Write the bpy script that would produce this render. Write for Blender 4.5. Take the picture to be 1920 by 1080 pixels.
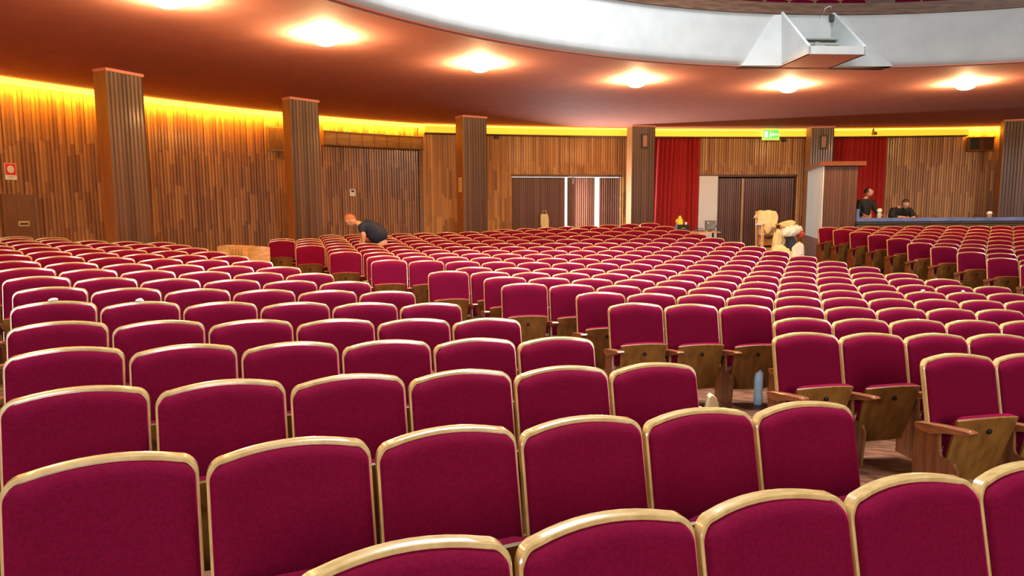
import bpy, bmesh, math, random
import numpy as np
from mathutils import Vector, Matrix
random.seed(7)
for o in list(bpy.data.objects): bpy.data.objects.remove(o)
SC = bpy.context.scene; COL = SC.collection
PI = math.pi; R_ = math.radians

# ------------------------------------------------------------------ camera
EYE = 1.75                                   # camera height; z below is world, floor of the front rows is about 0
F_PX, HORIZON, ROLL = 1300.0, 390.0, -0.006
pit = math.atan((540 - HORIZON) / F_PX)
Fw = Vector((0, math.cos(pit), -math.sin(pit))); Dn = Vector((0, -math.sin(pit), -math.cos(pit))); Xr = Vector((1, 0, 0))
right = Xr * math.cos(ROLL) - Dn * math.sin(ROLL); down = Dn * math.cos(ROLL) + Xr * math.sin(ROLL)
cam = bpy.data.objects.new('camera', bpy.data.cameras.new('camera')); COL.objects.link(cam)
up = -down; back = -Fw
cam.matrix_world = Matrix(((right.x, up.x, back.x, 0), (right.y, up.y, back.y, 0), (right.z, up.z, back.z, EYE), (0, 0, 0, 1)))
cam.data.sensor_width = 36; cam.data.lens = F_PX * 36 / 1920; cam.data.clip_end = 200; cam.data.clip_start = 0.05
SC.camera = cam

# ------------------------------------------------------------------ light and exposure
SC.view_settings.view_transform = 'Standard'; SC.view_settings.look = 'None'
SC.view_settings.exposure = 0.0; SC.view_settings.gamma = 1; SC.view_settings.use_curve_mapping = False
wd = bpy.data.worlds.new('hall'); SC.world = wd; wd.use_nodes = True
wd.node_tree.nodes['Background'].inputs[0].default_value = (0.86, 0.93, 1.0, 1)
wd.node_tree.nodes['Background'].inputs[1].default_value = 0.18
def area(name, loc, target, size, power, col, sy=None, spread=180):
    l = bpy.data.lights.new(name, 'AREA'); l.energy = power; l.color = col; l.size = size; l.spread = R_(spread)
    if sy: l.shape = 'RECTANGLE'; l.size_y = sy
    o = bpy.data.objects.new(name, l); COL.objects.link(o); o.location = loc
    o.rotation_euler = (Vector(target) - Vector(loc)).to_track_quat('-Z', 'Y').to_euler()
    return o
area('stage_front_light', (7.0, -15.0, 8.2), (4.0, 14, 2.0), 7.0, 3000, (1.0, 0.97, 0.92))
area('added_left_fill', (-8.0, -12.0, 7.5), (6.0, 16, 1.0), 2.5, 1300, (0.95, 0.98, 1.0))  # unseen fill added from the left for the cushions and booth side
area('house_light_dome', (1.5, 9.0, 13.0), (1.5, 8.6, 0.0), 4.0, 1700, (0.95, 0.98, 1.0), spread=95)
area('door_daylight', (2.03, 24.72, EYE + 0.0), (8.4, 19.6, EYE), 0.10, 300, (0.85, 0.95, 1.0), sy=2.0)

# ------------------------------------------------------------------ materials
def mat(name, col, rough=0.5, spec=0.5, metal=0.0, coat=0.0, sheen=0.0, sheen_tint=(1, 1, 1), emit=None, es=0.0):
    m = bpy.data.materials.new(name); m.use_nodes = True
    b = m.node_tree.nodes['Principled BSDF']
    b.inputs['Base Color'].default_value = (*col, 1); b.inputs['Roughness'].default_value = rough
    b.inputs['Specular IOR Level'].default_value = spec; b.inputs['Metallic'].default_value = metal
    b.inputs['Coat Weight'].default_value = coat; b.inputs['Coat Roughness'].default_value = 0.15
    b.inputs['Sheen Weight'].default_value = sheen; b.inputs['Sheen Tint'].default_value = (*sheen_tint, 1); b.inputs['Sheen Roughness'].default_value = 0.35
    if emit: b.inputs['Emission Color'].default_value = (*emit, 1); b.inputs['Emission Strength'].default_value = es
    return m
def nodes(m): return m.node_tree.nodes, m.node_tree.links, m.node_tree.nodes['Principled BSDF']
def noise_mat(name, c0, c1, scale=(1, 1, 1), nscale=5.0, rough=0.5, detail=6, coord='Object', bump=0.0, lo=0.35, hi=0.65, **k):
    m = mat(name, c0, rough, **k); n, l, b = nodes(m)
    tc = n.new('ShaderNodeTexCoord'); mp = n.new('ShaderNodeMapping'); mp.inputs['Scale'].default_value = scale
    nz = n.new('ShaderNodeTexNoise'); nz.inputs['Scale'].default_value = nscale; nz.inputs['Detail'].default_value = detail
    cr = n.new('ShaderNodeValToRGB'); cr.color_ramp.elements[0].position = lo; cr.color_ramp.elements[1].position = hi
    cr.color_ramp.elements[0].color = (*c0, 1); cr.color_ramp.elements[1].color = (*c1, 1)
    l.new(tc.outputs[coord], mp.inputs[0]); l.new(mp.outputs[0], nz.inputs['Vector']); l.new(nz.outputs[0], cr.inputs[0]); l.new(cr.outputs[0], b.inputs['Base Color'])
    if bump:
        bp = n.new('ShaderNodeBump'); bp.inputs['Strength'].default_value = bump; bp.inputs['Distance'].default_value = 0.01
        l.new(nz.outputs[0], bp.inputs['Height']); l.new(bp.outputs[0], b.inputs['Normal'])
    return m
def slat_mat(name, dark, mid, light, rough=0.45, **k):
    """wood whose tone is stored per board in a colour attribute, with fine vertical grain"""
    m = mat(name, mid, rough, **k); n, l, b = nodes(m)
    at = n.new('ShaderNodeAttribute'); at.attribute_name = 'tone'
    tc = n.new('ShaderNodeTexCoord'); mp = n.new('ShaderNodeMapping'); mp.inputs['Scale'].default_value = (40, 40, 1.2)
    nz = n.new('ShaderNodeTexNoise'); nz.inputs['Scale'].default_value = 1.0; nz.inputs['Detail'].default_value = 5
    ad = n.new('ShaderNodeMath'); ad.operation = 'MULTIPLY_ADD'; ad.inputs[1].default_value = 0.45
    sb = n.new('ShaderNodeMath'); sb.operation = 'SUBTRACT'; sb.inputs[1].default_value = 0.18
    cr = n.new('ShaderNodeValToRGB'); e = cr.color_ramp.elements
    e[0].position = 0.0; e[0].color = (*dark, 1); e[1].position = 1.0; e[1].color = (*light, 1)
    em = e.new(0.5); em.color = (*mid, 1)
    l.new(tc.outputs['Object'], mp.inputs[0]); l.new(mp.outputs[0], nz.inputs['Vector'])
    l.new(nz.outputs[0], ad.inputs[0]); l.new(at.outputs['Fac'], ad.inputs[2]); l.new(ad.outputs[0], sb.inputs[0]); l.new(sb.outputs[0], cr.inputs[0])
    l.new(cr.outputs[0], b.inputs['Base Color'])
    return m
VELVET = noise_mat('crimson_velvet', (0.115, 0.0020, 0.0165), (0.145, 0.0028, 0.022), nscale=90, rough=0.85, spec=0.04, sheen=1.0, sheen_tint=(0.85, 0.015, 0.17))
FRAME = noise_mat('pale_lacquered_wood', (0.43, 0.26, 0.085), (0.56, 0.37, 0.145), scale=(2, 6, 1), nscale=8, rough=0.25, spec=0.6, coat=1.0)
PANW = noise_mat('brown_plywood', (0.13, 0.050, 0.008), (0.20, 0.085, 0.015), scale=(3, 3, 0.6), nscale=6, rough=0.5, coat=0.0, spec=0.3)
ARMW = noise_mat('red_brown_wood', (0.16, 0.042, 0.012), (0.27, 0.085, 0.024), scale=(6, 1, 6), nscale=6, rough=0.35, coat=0.3)
STDW = noise_mat('orange_brown_wood', (0.12, 0.036, 0.010), (0.21, 0.072, 0.021), scale=(8, 8, 1), nscale=5, rough=0.4)
METAL = mat('dark_metal', (0.03, 0.027, 0.025), 0.4, metal=0.8)
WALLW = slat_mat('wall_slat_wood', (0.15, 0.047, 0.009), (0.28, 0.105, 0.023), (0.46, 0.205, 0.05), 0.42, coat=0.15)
WALLB = slat_mat('rear_slat_wood_lit', (0.27, 0.100, 0.022), (0.48, 0.205, 0.052), (0.72, 0.37, 0.115), 0.4, coat=0.2)  # lighter gold than the side slats, light painted into the wood colour
PILW = slat_mat('pillar_slat_wood', (0.085, 0.036, 0.020), (0.125, 0.056, 0.033), (0.21, 0.11, 0.070), 0.38, coat=0.15)
DOORW = slat_mat('door_slat_wood', (0.09, 0.028, 0.017), (0.14, 0.045, 0.026), (0.21, 0.08, 0.046), 0.35, coat=0.2)
SOFFIT = noise_mat('terracotta_paint', (0.66, 0.255, 0.185), (0.70, 0.275, 0.20), nscale=3, rough=0.8, spec=0.25)
WHITE = noise_mat('white_plaster', (0.51, 0.53, 0.525), (0.57, 0.59, 0.585), nscale=2.5, rough=0.75)
RAILW = noise_mat('dark_rail_wood', (0.10, 0.045, 0.025), (0.19, 0.095, 0.055), scale=(1, 1, 8), nscale=3, rough=0.5)
FLOORM = noise_mat('worn_wood_floor', (0.075, 0.022, 0.008), (0.20, 0.075, 0.032), scale=(1, 3, 1), nscale=7, rough=0.45, detail=10)
CURT = noise_mat('red_curtain_cloth', (0.40, 0.010, 0.010), (0.52, 0.02, 0.016), nscale=20, rough=0.8, sheen=0.3, sheen_tint=(1, .3, .25))
COVE = mat('cove_glow', (1, .75, .2), emit=(1.0, 0.66, 0.06), es=2.6)
COVEH = mat('cove_strip_wall_side', (1, .75, .2), emit=(1.0, 0.56, 0.03), es=95.0)
COVED = mat('cove_strip_underside', (1, .75, .2), emit=(1.0, 0.50, 0.03), es=16.0)
BAND = mat('fascia_painted_glow', (0.9, 0.6, 0.1), emit=(1.0, 0.47, 0.02), es=1.15)  # light falling on the fascia put in as its own glow
LAMPG = bpy.data.materials.new('lit_frosted_glass'); LAMPG.use_nodes = True
_n = LAMPG.node_tree.nodes; _l = LAMPG.node_tree.links; _n.clear()
_o = _n.new('ShaderNodeOutputMaterial'); _m = _n.new('ShaderNodeMixShader'); _t = _n.new('ShaderNodeBsdfTransparent'); _e = _n.new('ShaderNodeEmission')
_t.inputs[0].default_value = (1, .9, .75, 1); _e.inputs[0].default_value = (1.0, 0.76, 0.36, 1); _e.inputs[1].default_value = 9.0; _m.inputs[0].default_value = 0.45
_l.new(_t.outputs[0], _m.inputs[1]); _l.new(_e.outputs[0], _m.inputs[2]); _l.new(_m.outputs[0], _o.inputs[0])
DAY = mat('daylight_foyer', (1, 1, 1), emit=(0.88, 0.96, 1.0), es=1.3)
BLACK = mat('black_cloth', (0.012, 0.012, 0.013), 0.8)
NAVY = noise_mat('navy_shirt', (0.008, 0.015, 0.036), (0.018, 0.030, 0.062), nscale=8, rough=0.85)
SKIN = noise_mat('skin', (0.62, 0.30, 0.18), (0.72, 0.38, 0.25), nscale=5, rough=0.5)
GINGER = noise_mat('ginger_hair', (0.35, 0.10, 0.035), (0.55, 0.22, 0.09), nscale=30, rough=0.7)
DHAIR = mat('dark_hair', (0.03, 0.018, 0.012), 0.6)
CREAM = noise_mat('cream_cloth', (0.72, 0.55, 0.26), (0.85, 0.72, 0.42), nscale=5, rough=0.85)
PAPER = noise_mat('cream_canvas', (0.80, 0.66, 0.30), (0.86, 0.76, 0.45), nscale=4, rough=0.8)
BAGW = noise_mat('white_plastic', (0.78, 0.72, 0.66), (0.86, 0.84, 0.80), nscale=6, rough=0.5)
GREY = mat('grey_paint', (0.36, 0.36, 0.32), 0.6)
DGREY = mat('dark_grey', (0.05, 0.05, 0.05), 0.6)
BLUE = noise_mat('blue_counter', (0.10, 0.16, 0.42), (0.16, 0.22, 0.50), nscale=3, rough=0.35, coat=0.3)
PANELW = mat('white_gloss_paint', (0.93, 0.94, 0.94), 0.3, coat=0.3)
YEL = mat('yellow_plastic', (0.85, 0.70, 0.04), 0.45)
RED = mat('red_sign', (0.75, 0.03, 0.02), 0.5)
WSIGN = mat('white_sign', (0.85, 0.84, 0.80), 0.5)
EXITG = mat('exit_green', (0.1, 0.7, 0.15), emit=(0.16, 0.85, 0.10), es=0.9)
EXITW = mat('exit_white', (1, 1, 1), emit=(0.8, 1.0, 0.75), es=1.1)
TAN = noise_mat('tan_wood', (0.50, 0.24, 0.07), (0.68, 0.40, 0.14), scale=(1, 1, 5), nscale=5, rough=0.45)
LBLUE = mat('pale_blue_plastic', (0.42, 0.62, 0.80), 0.4)
DUCT = noise_mat('brown_duct_panel', (0.20, 0.09, 0.022), (0.33, 0.16, 0.04), scale=(0.6, 0.6, 12), nscale=4, rough=0.45)

# ------------------------------------------------------------------ helpers
def link(name, me, m=None, parent=None, smooth=None):
    o = bpy.data.objects.new(name, me); COL.objects.link(o)
    if m is not None:
        for x in (m if isinstance(m, (list, tuple)) else [m]): me.materials.append(x)
    if parent is not None: o.parent = parent
    if smooth is not None:
        me.polygons.foreach_set('use_smooth', [True] * len(me.polygons)); me.set_sharp_from_angle(angle=R_(smooth))
    return o
def mesh(name, vs, fs, m=None, parent=None, smooth=None, fix=True):
    me = bpy.data.meshes.new(name); me.from_pydata([tuple(v) for v in vs], [], fs)
    if fix:
        b = bmesh.new(); b.from_mesh(me); bmesh.ops.recalc_face_normals(b, faces=b.faces); b.to_mesh(me); b.free()
    me.update()
    return link(name, me, m, parent, smooth)
def tag(o, label=None, cat=None, group=None, kind=None):
    if label: o['label'] = label
    if cat: o['category'] = cat
    if group: o['group'] = group
    if kind: o['kind'] = kind
    return o
def thing(name, label, cat, loc=(0, 0, 0), rz=0.0, group=None):
    o = bpy.data.objects.new(name, None); COL.objects.link(o); o.location = loc; o.rotation_euler = (0, 0, rz); o.empty_display_size = .1
    return tag(o, label, cat, group)
def boxv(x0, x1, y0, y1, z0, z1):
    v = [(x, y, z) for z in (z0, z1) for x, y in ((x0, y0), (x1, y0), (x1, y1), (x0, y1))]
    f = [(3, 2, 1, 0), (4, 5, 6, 7), (0, 1, 5, 4), (1, 2, 6, 5), (2, 3, 7, 6), (3, 0, 4, 7)]
    return v, f
class MB:
    def __init__(s): s.v = []; s.f = []
    def add(s, vf, M=None):
        k = len(s.v); s.v += [tuple(M @ Vector(p)) if M else p for p in vf[0]]; s.f += [tuple(i + k for i in f) for f in vf[1]]; return s
    def box(s, *a, M=None): return s.add(boxv(*a), M)
    def build(s, name, m=None, parent=None, smooth=None, bevel=0.0):
        o = mesh(name, s.v, s.f, m, parent, smooth)
        if bevel:
            b = bmesh.new(); b.from_mesh(o.data); bmesh.ops.bevel(b, geom=b.edges[:], offset=bevel, segments=2, affect='EDGES', clamp_overlap=True); b.to_mesh(o.data); b.free()
        return o
def prism(poly, axis, a0, a1):
    """extrude a 2D polygon along x ('x': poly is (y,z)), y ((x,z)) or z ((x,y))"""
    P = {'x': lambda p, a: (a, p[0], p[1]), 'y': lambda p, a: (p[0], a, p[1]), 'z': lambda p, a: (p[0], p[1], a)}[axis]
    n = len(poly); v = [P(p, a0) for p in poly] + [P(p, a1) for p in poly]
    f = [tuple(range(n))[::-1], tuple(range(n, 2 * n))] + [(i, (i + 1) % n, n + (i + 1) % n, n + i) for i in range(n)]
    return v, f
def lathe(prof, n=20):
    v = []; f = []
    for r, z in prof: v += [(r * math.cos(2 * PI * i / n), r * math.sin(2 * PI * i / n), z) for i in range(n)]
    for k in range(len(prof) - 1):
        for i in range(n): f.append((k * n + i, k * n + (i + 1) % n, (k + 1) * n + (i + 1) % n, (k + 1) * n + i))
    f.append(tuple(range(n))[::-1]); f.append(tuple(range((len(prof) - 1) * n, len(prof) * n)))
    return v, f
def tube(pts, r, n=8):
    pts = [Vector(p) for p in pts]; v = []; f = []
    for i, p in enumerate(pts):
        t = (pts[min(i + 1, len(pts) - 1)] - pts[max(i - 1, 0)]).normalized()
        a = t.orthogonal().normalized() if abs(t.z) > .9 else t.cross(Vector((0, 0, 1))).normalized(); b = t.cross(a)
        v += [tuple(p + r * (a * math.cos(2 * PI * k / n) + b * math.sin(2 * PI * k / n))) for k in range(n)]
    for i in range(len(pts) - 1):
        for k in range(n): f.append((i * n + k, i * n + (k + 1) % n, (i + 1) * n + (k + 1) % n, (i + 1) * n + k))
    f.append(tuple(range(n))[::-1]); f.append(tuple(range((len(pts) - 1) * n, len(pts) * n)))
    return v, f
def lump(sx, sy, sz, seed, n=3, amp=0.22, flat=True):
    rnd = random.Random(seed); b = bmesh.new(); bmesh.ops.create_icosphere(b, subdivisions=n, radius=1)
    ds = [(Vector((rnd.gauss(0, 1), rnd.gauss(0, 1), rnd.gauss(0, 1))).normalized(), rnd.uniform(2, 5), rnd.uniform(0, 6)) for _ in range(9)]
    for q in b.verts:
        d = 1 + amp * sum(math.sin(k * q.co.dot(u) + ph) for u, k, ph in ds) / 4
        q.co *= d
        q.co = Vector((q.co.x * sx, q.co.y * sy, q.co.z * sz))
        if flat and q.co.z < -0.62 * sz: q.co.z = -0.62 * sz
        q.co.z += 0.62 * sz
    v = [tuple(q.co) for q in b.verts]; b.verts.index_update(); f = [tuple(q.index for q in fc.verts) for fc in b.faces]; b.free()
    return v, f
def skinned(name, pts, edges, m, parent, sub=2):
    me = bpy.data.meshes.new(name); me.from_pydata([p[:3] for p in pts], [], edges); me.update()
    o = link(name, me, m, parent)
    md = o.modifiers.new('skin', 'SKIN'); md.use_smooth_shade = True
    for i, p in enumerate(pts):
        r = p[3]; me.skin_vertices[0].data[i].radius = (r if isinstance(r, tuple) else (r, r))
    me.skin_vertices[0].data[0].use_root = True
    s = o.modifiers.new('sub', 'SUBSURF'); s.levels = sub; s.render_levels = sub
    return o

# ------------------------------------------------------------------ the raked, dished floor
ZC = [-0.8406, 0.0112, 0.1704, 0.1698, -0.4653, 0.2511, 0.3593, 0.1086, -0.1079, -0.0517]
EX = [(0, 0), (0, 1), (0, 2), (0, 3), (1, 0), (1, 1), (1, 2), (2, 0), (2, 1), (3, 0)]
def rake(x, y): return EYE - 0.92 + sum(c * (x / 10) ** i * ((y - 8) / 10) ** j for c, (i, j) in zip(ZC, EX))
# rows of seats: block, row, first seat x, y, heading, curvature, first and last seat along the arc
ROWS = [
('A', 0, 0.238, 1.812, 0.3677, -0.0342, -1, 3), ('A', 1, -1.271, 2.084, 0.4157, -0.0337, 0, 5), ('A', 2, -1.805, 2.815, 0.4104, -0.0329, 0, 5),
('A', 3, -2.302, 3.523, 0.4034, -0.0314, 0, 5), ('A', 4, -2.782, 4.211, 0.3967, -0.0298, 0, 5), ('A', 5, -3.296, 4.962, 0.3809, -0.0291, 0, 5),
('A', 6, -3.797, 5.684, 0.3707, -0.0284, 0, 5), ('A', 7, -4.349, 6.333, 0.3762, -0.0281, -1, 5), ('A', 8, -4.899, 6.967, 0.3901, -0.0275, 0, 5),
('A', 9, -5.46, 7.583, 0.3886, -0.0267, 0, 5), ('A', 10, -6.051, 8.302, 0.3855, -0.0265, 0, 5), ('A', 11, -6.616, 8.958, 0.386, -0.0266, 0, 5),
('A', 12, -7.199, 9.63, 0.3873, -0.0269, 0, 5), ('A', 13, -7.78, 10.30, 0.388, -0.027, 0, 5), ('A', 14, -8.36, 10.97, 0.388, -0.027, 0, 5),
('A', 15, -8.94, 11.64, 0.388, -0.027, 0, 5), ('A', 16, -9.45, 12.35, 0.388, -0.027, 0, 2),
('B', 0, 2.885, 4.468, 0.1871, -0.01, 0, 1), ('B', 1, 2.169, 5.115, 0.1818, -0.01, 0, 3), ('B', 2, 2.475, 5.908, 0.1628, -0.0096, 0, 4),
('B', 3, 1.146, 6.473, 0.158, -0.0071, 0, 7), ('B', 4, 0.921, 7.257, 0.128, -0.0028, 0, 9), ('B', 5, 0.132, 7.84, 0.1344, -0.0041, 0, 11),
('B', 6, -0.094, 8.497, 0.1542, -0.0096, 0, 12), ('B', 7, -0.83, 8.938, 0.2354, -0.0232, 0, 13), ('B', 8, -0.54, 9.634, 0.2183, -0.0197, 0, 12),
('B', 9, -1.834, 10.332, 0.1967, -0.0151, 0, 14), ('B', 10, -2.054, 11.082, 0.1814, -0.0129, 0, 14), ('B', 11, -2.799, 11.674, 0.1966, -0.014, 0, 15),
('B', 12, -3.008, 12.362, 0.2021, -0.0136, 0, 15), ('B', 13, -3.771, 13.003, 0.2036, -0.0144, 0, 16), ('B', 14, -3.984, 13.718, 0.2011, -0.0149, 0, 16),
('B', 15, -4.742, 14.336, 0.2115, -0.0154, 0, 17), ('B', 16, -4.95, 15.011, 0.2115, -0.015, 0, 17), ('B', 17, -2.457, 16.176, 0.1795, -0.0168, -3, 12),
('B', 18, -2.674, 16.816, 0.1915, -0.0192, -3, 12), ('B', 19, -0.18, 17.584, 0.217, -0.0202, 0, 7),
('C', 0, 9.37, 12.36, -0.249, -0.0155, 0, 0), ('C', 1, 9.275, 13.114, -0.1995, -0.0155, 0, 1), ('C', 2, 9.178, 13.866, -0.1502, -0.0155, 0, 2),
('C', 3, 9.05, 14.56, -0.0965, -0.0155, 0, 3), ('C', 4, 8.842, 15.066, -0.0616, -0.0159, 0, 4), ('C', 5, 8.702, 15.65, -0.0325, -0.0165, 0, 5),
('C', 6, 8.529, 16.168, -0.0139, -0.016, 0, 6), ('C', 7, 8.297, 16.571, 0.0102, -0.0157, 0, 7), ('C', 8, 8.058, 16.931, 0.0343, -0.015, 0, 8),
('C', 9, 7.826, 17.237, 0.0731, -0.0151, 0, 9)]
PITCH = 0.55
SEATS = []
for blk, row, x0, y0, ph, ka, j0, j1 in ROWS:
    for j in range(j0, j1 + 1):
        h = ph + ka * j * PITCH
        x = x0 + (math.sin(h) - math.sin(ph)) / ka; y = y0 - (math.cos(h) - math.cos(ph)) / ka
        SEATS.append(dict(b=blk, r=row, j=j - j0, n=j1 - j0 + 1, x=x, y=y, h=h, z=rake(x, y)))
SP = np.array([(s['x'], s['y']) for s in SEATS])
def floor_z(x, y):
    d2 = (SP[:, 0] - x) ** 2 + (SP[:, 1] - y) ** 2
    w = 1 / (d2 + 0.15) ** 3; w /= w.sum()
    px, py = float(w @ SP[:, 0]), float(w @ SP[:, 1])
    dx, dy = x - px, y - py; L = math.hypot(dx, dy); k = min(1.0, 0.5 / L) if L > 0 else 0
    return rake(px + dx * k, py + dy * k)
xs = np.arange(-14, 20.01, 0.4); ys = np.arange(-1.0, 27.01, 0.4)
vs = [(x, y, floor_z(x, y) - 0.004) for y in ys for x in xs]; nx = len(xs)
fs = [(j * nx + i, j * nx + i + 1, (j + 1) * nx + i + 1, (j + 1) * nx + i) for j in range(len(ys) - 1) for i in range(nx - 1)]
tag(mesh('floor', vs, fs, FLOORM, smooth=60), kind='structure')

# ------------------------------------------------------------------ ceiling, balcony
CEIL = EYE + 2.78
HC = (6.76, 3.48); RB = 10.94
def ring(c, r0, r1, z0, z1, a0, a1, n=96):
    vs = []; fs = []
    for i in range(n + 1):
        a = R_(a0 + (a1 - a0) * i / n); ca, sa = math.cos(a), math.sin(a)
        vs += [(c[0] + r * ca, c[1] + r * sa, z) for r, z in ((r0, z0), (r1, z0), (r1, z1), (r0, z1))]
    for i in range(n):
        k = 4 * i
        for q in range(4): fs.append((k + q, k + (q + 1) % 4, k + 4 + (q + 1) % 4, k + 4 + q))
    fs.append((0, 1, 2, 3)); fs.append((4 * n, 4 * n + 1, 4 * n + 2, 4 * n + 3))
    return vs, fs
v, f = ring(HC, RB + 0.06, 24.5, CEIL, CEIL + 0.3, -5, 200, 120)
tag(mesh('ceiling', v, f, SOFFIT, smooth=40), kind='structure')
# plaster balcony front with a rounded lower edge
prof = [(RB + 0.30, 0.02), (RB + 0.16, 0.0), (RB + 0.08, 0.015), (RB + 0.03, 0.05), (RB + 0.005, 0.11), (RB, 0.2), (RB, 1.02), (RB + 0.35, 1.02), (RB + 0.35, 0.3)]
vs = []; fs = []; n = 140; m_ = len(prof)
for i in range(n + 1):
    a = R_(-5 + 205 * i / n)
    vs += [(HC[0] + r * math.cos(a), HC[1] + r * math.sin(a), CEIL - 0.005 + z) for r, z in prof]
for i in range(n):
    for q in range(m_): fs.append((i * m_ + q, i * m_ + (q + 1) % m_, (i + 1) * m_ + (q + 1) % m_, (i + 1) * m_ + q))
tag(mesh('wall_balcony', vs, fs, WHITE, smooth=35), kind='structure')
v, f = ring(HC, RB - 0.03, RB + 0.30, CEIL + 1.02, CEIL + 1.24, -5, 200, 140)
tag(mesh('trim_1', v, f, RAILW, smooth=35), kind='structure')
v, f = ring(HC, RB + 0.36, RB + 4.5, CEIL + 0.62, CEIL + 0.78, 20, 170, 90)
tag(mesh('floor_balcony', v, f, FLOORM, smooth=35), kind='structure')
v, f = ring(HC, RB + 4.2, RB + 4.5, CEIL + 0.78, CEIL + 4.0, 20, 170, 90)
tag(mesh('wall_balcony_back', v, f, RAILW, smooth=35), kind='structure')

# ------------------------------------------------------------------ slatted walls
LC, LR = (7.914, 6.07), 20.733          # left side wall arc
MC, MR = (11.38, -22.088), 47.50        # rear wall arc (front of its lit fascia)
FB = EYE - 1.9                          # walls reach below the floor
def slats(name, c, R, a0, a1, width, zfun, mats, seed, relief=0.014, breaks=(0.45, 1.35, 2.3)):
    rnd = random.Random(seed); vs = []; fs = []; tones = []
    step = math.degrees(width / R); n = int(abs(a1 - a0) / step); sg = 1 if a1 > a0 else -1
    for i in range(n):
        A = [R_(a0 + sg * step * (i + t)) for t in (0.0, 0.42, 0.97)]
        for z0, z1 in zfun(a0 + sg * step * (i + .5)):
            cuts = [z0] + sorted(EYE + b - 0.9 + rnd.uniform(-.22, .22) for b in breaks) + [z1]
            cuts = [z for z in cuts if z0 <= z <= z1]
            for u, w in zip(cuts[:-1], cuts[1:]):
                d = rnd.uniform(0, 0.014); tone = rnd.random() * .75 + .1
                r3 = (R + 0.0 - d, R - relief - d, R + 0.004 - d)
                k = len(vs)
                for z in (u, w):
                    vs += [(c[0] + r * math.cos(a), c[1] + r * math.sin(a), z) for a, r in zip(A, r3)]
                fs += [(k, k + 1, k + 4, k + 3), (k + 1, k + 2, k + 5, k + 4)]; tones += [tone] * 2
        # backing strip behind the boards, with the same opening
        B = [R_(a0 + sg * step * i), R_(a0 + sg * step * (i + 1))]
        for z0, z1 in zfun(a0 + sg * step * (i + .5)):
            k = len(vs)
            for z in (z0, z1): vs += [(c[0] + (R + 0.012) * math.cos(a), c[1] + (R + 0.012) * math.sin(a), z) for a in B]
            fs += [(k, k + 1, k + 3, k + 2)]; tones += [0.0]
    o = mesh(name, vs, fs, mats, fix=False)
    at = o.data.attributes.new('tone', 'FLOAT', 'FACE'); at.data.foreach_set('value', tones)
    return o
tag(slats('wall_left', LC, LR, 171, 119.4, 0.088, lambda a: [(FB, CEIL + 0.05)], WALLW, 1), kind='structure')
DZ = EYE + 1.13                          # door heads
def rear_z(a):
    if 98.95 < a < 103.78 or 91.10 < a < 95.56: return [(DZ, CEIL + 0.05)]
    return [(FB, CEIL + 0.05)]
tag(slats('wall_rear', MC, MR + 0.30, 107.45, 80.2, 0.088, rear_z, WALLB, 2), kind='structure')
def mp(a, z, off=0.0): a = R_(a); return (MC[0] + (MR + off) * math.cos(a), MC[1] + (MR + off) * math.sin(a), z)
def lp(a, z, off=0.0): a = R_(a); return (LC[0] + (LR + off) * math.cos(a), LC[1] + (LR + off) * math.sin(a), z)
# short return where the left wall meets the rear fascia, and solid wall bodies behind the boards
v, f = ring(LC, LR + 0.02, LR + 0.3, FB, CEIL + .1, 119.4, 171, 60); tag(mesh('wall_left_core', v, f, RAILW), kind='structure')
def core(a0, a1, z0, z1, name):
    v, f = ring(MC, MR + 0.33, MR + 0.6, z0, z1, a0, a1, 40); return tag(mesh(name, v, f, DUCT), kind='structure')
core(80.2, 91.1, FB, CEIL + .1, 'wall_rear_core'); core(95.56, 98.95, FB, CEIL + .1, 'wall_rear_core'); core(103.78, 107.6, FB, CEIL + .1, 'wall_rear_core')
core(91.1, 95.56, DZ, CEIL + .1, 'wall_rear_core'); core(98.95, 103.78, DZ, CEIL + .1, 'wall_rear_core')
# door head trims
for i, (a0, a1) in enumerate(((98.95, 103.78), (91.1, 95.56))):
    v, f = ring(MC, MR + 0.24, MR + 0.40, DZ - 0.05, DZ + 0.03, a0, a1, 20); tag(mesh('trim_%d' % (i + 2), v, f, RAILW), kind='structure')

# light coves: glowing strip at the top of the side walls, rear fascia board glowing in place of light cast on it
def strip(c, r0, r1, z0, z1, a0, a1, m, name, label, cat, group):
    v, f = ring(c, r0, r1, z0, z1, a0, a1, 30); o = mesh(name, v, f, [m, COVEH, COVED], smooth=30)
    for i, p_ in enumerate(o.data.polygons): p_.material_index = (2, 1, 0, 0)[i % 4] if i < 120 else 0
    return tag(o, label, cat, group)
g = 'strip lights along the top of the walls'
strip(LC, LR - 0.36, LR - 0.29, CEIL - 0.13, CEIL - 0.012, 143.2, 170.8, COVE, 'cove_light', 'glowing yellow cove light on the left wall, left of the leftmost pillar', 'cove light', g)
strip(LC, LR - 0.36, LR - 0.29, CEIL - 0.13, CEIL - 0.012, 121.5, 143.0, COVE, 'cove_light', 'glowing yellow cove light above the brown duct grille on the left wall', 'cove light', g)
strip(MC, MR + 0.08, MR + 0.14, CEIL - 0.13, CEIL - 0.012, 82.0, 84.0, COVE, 'cove_light', 'short glowing cove light above the right-hand vent box', 'cove light', g)
g2 = 'lit fascia boards along the rear wall'
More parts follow.
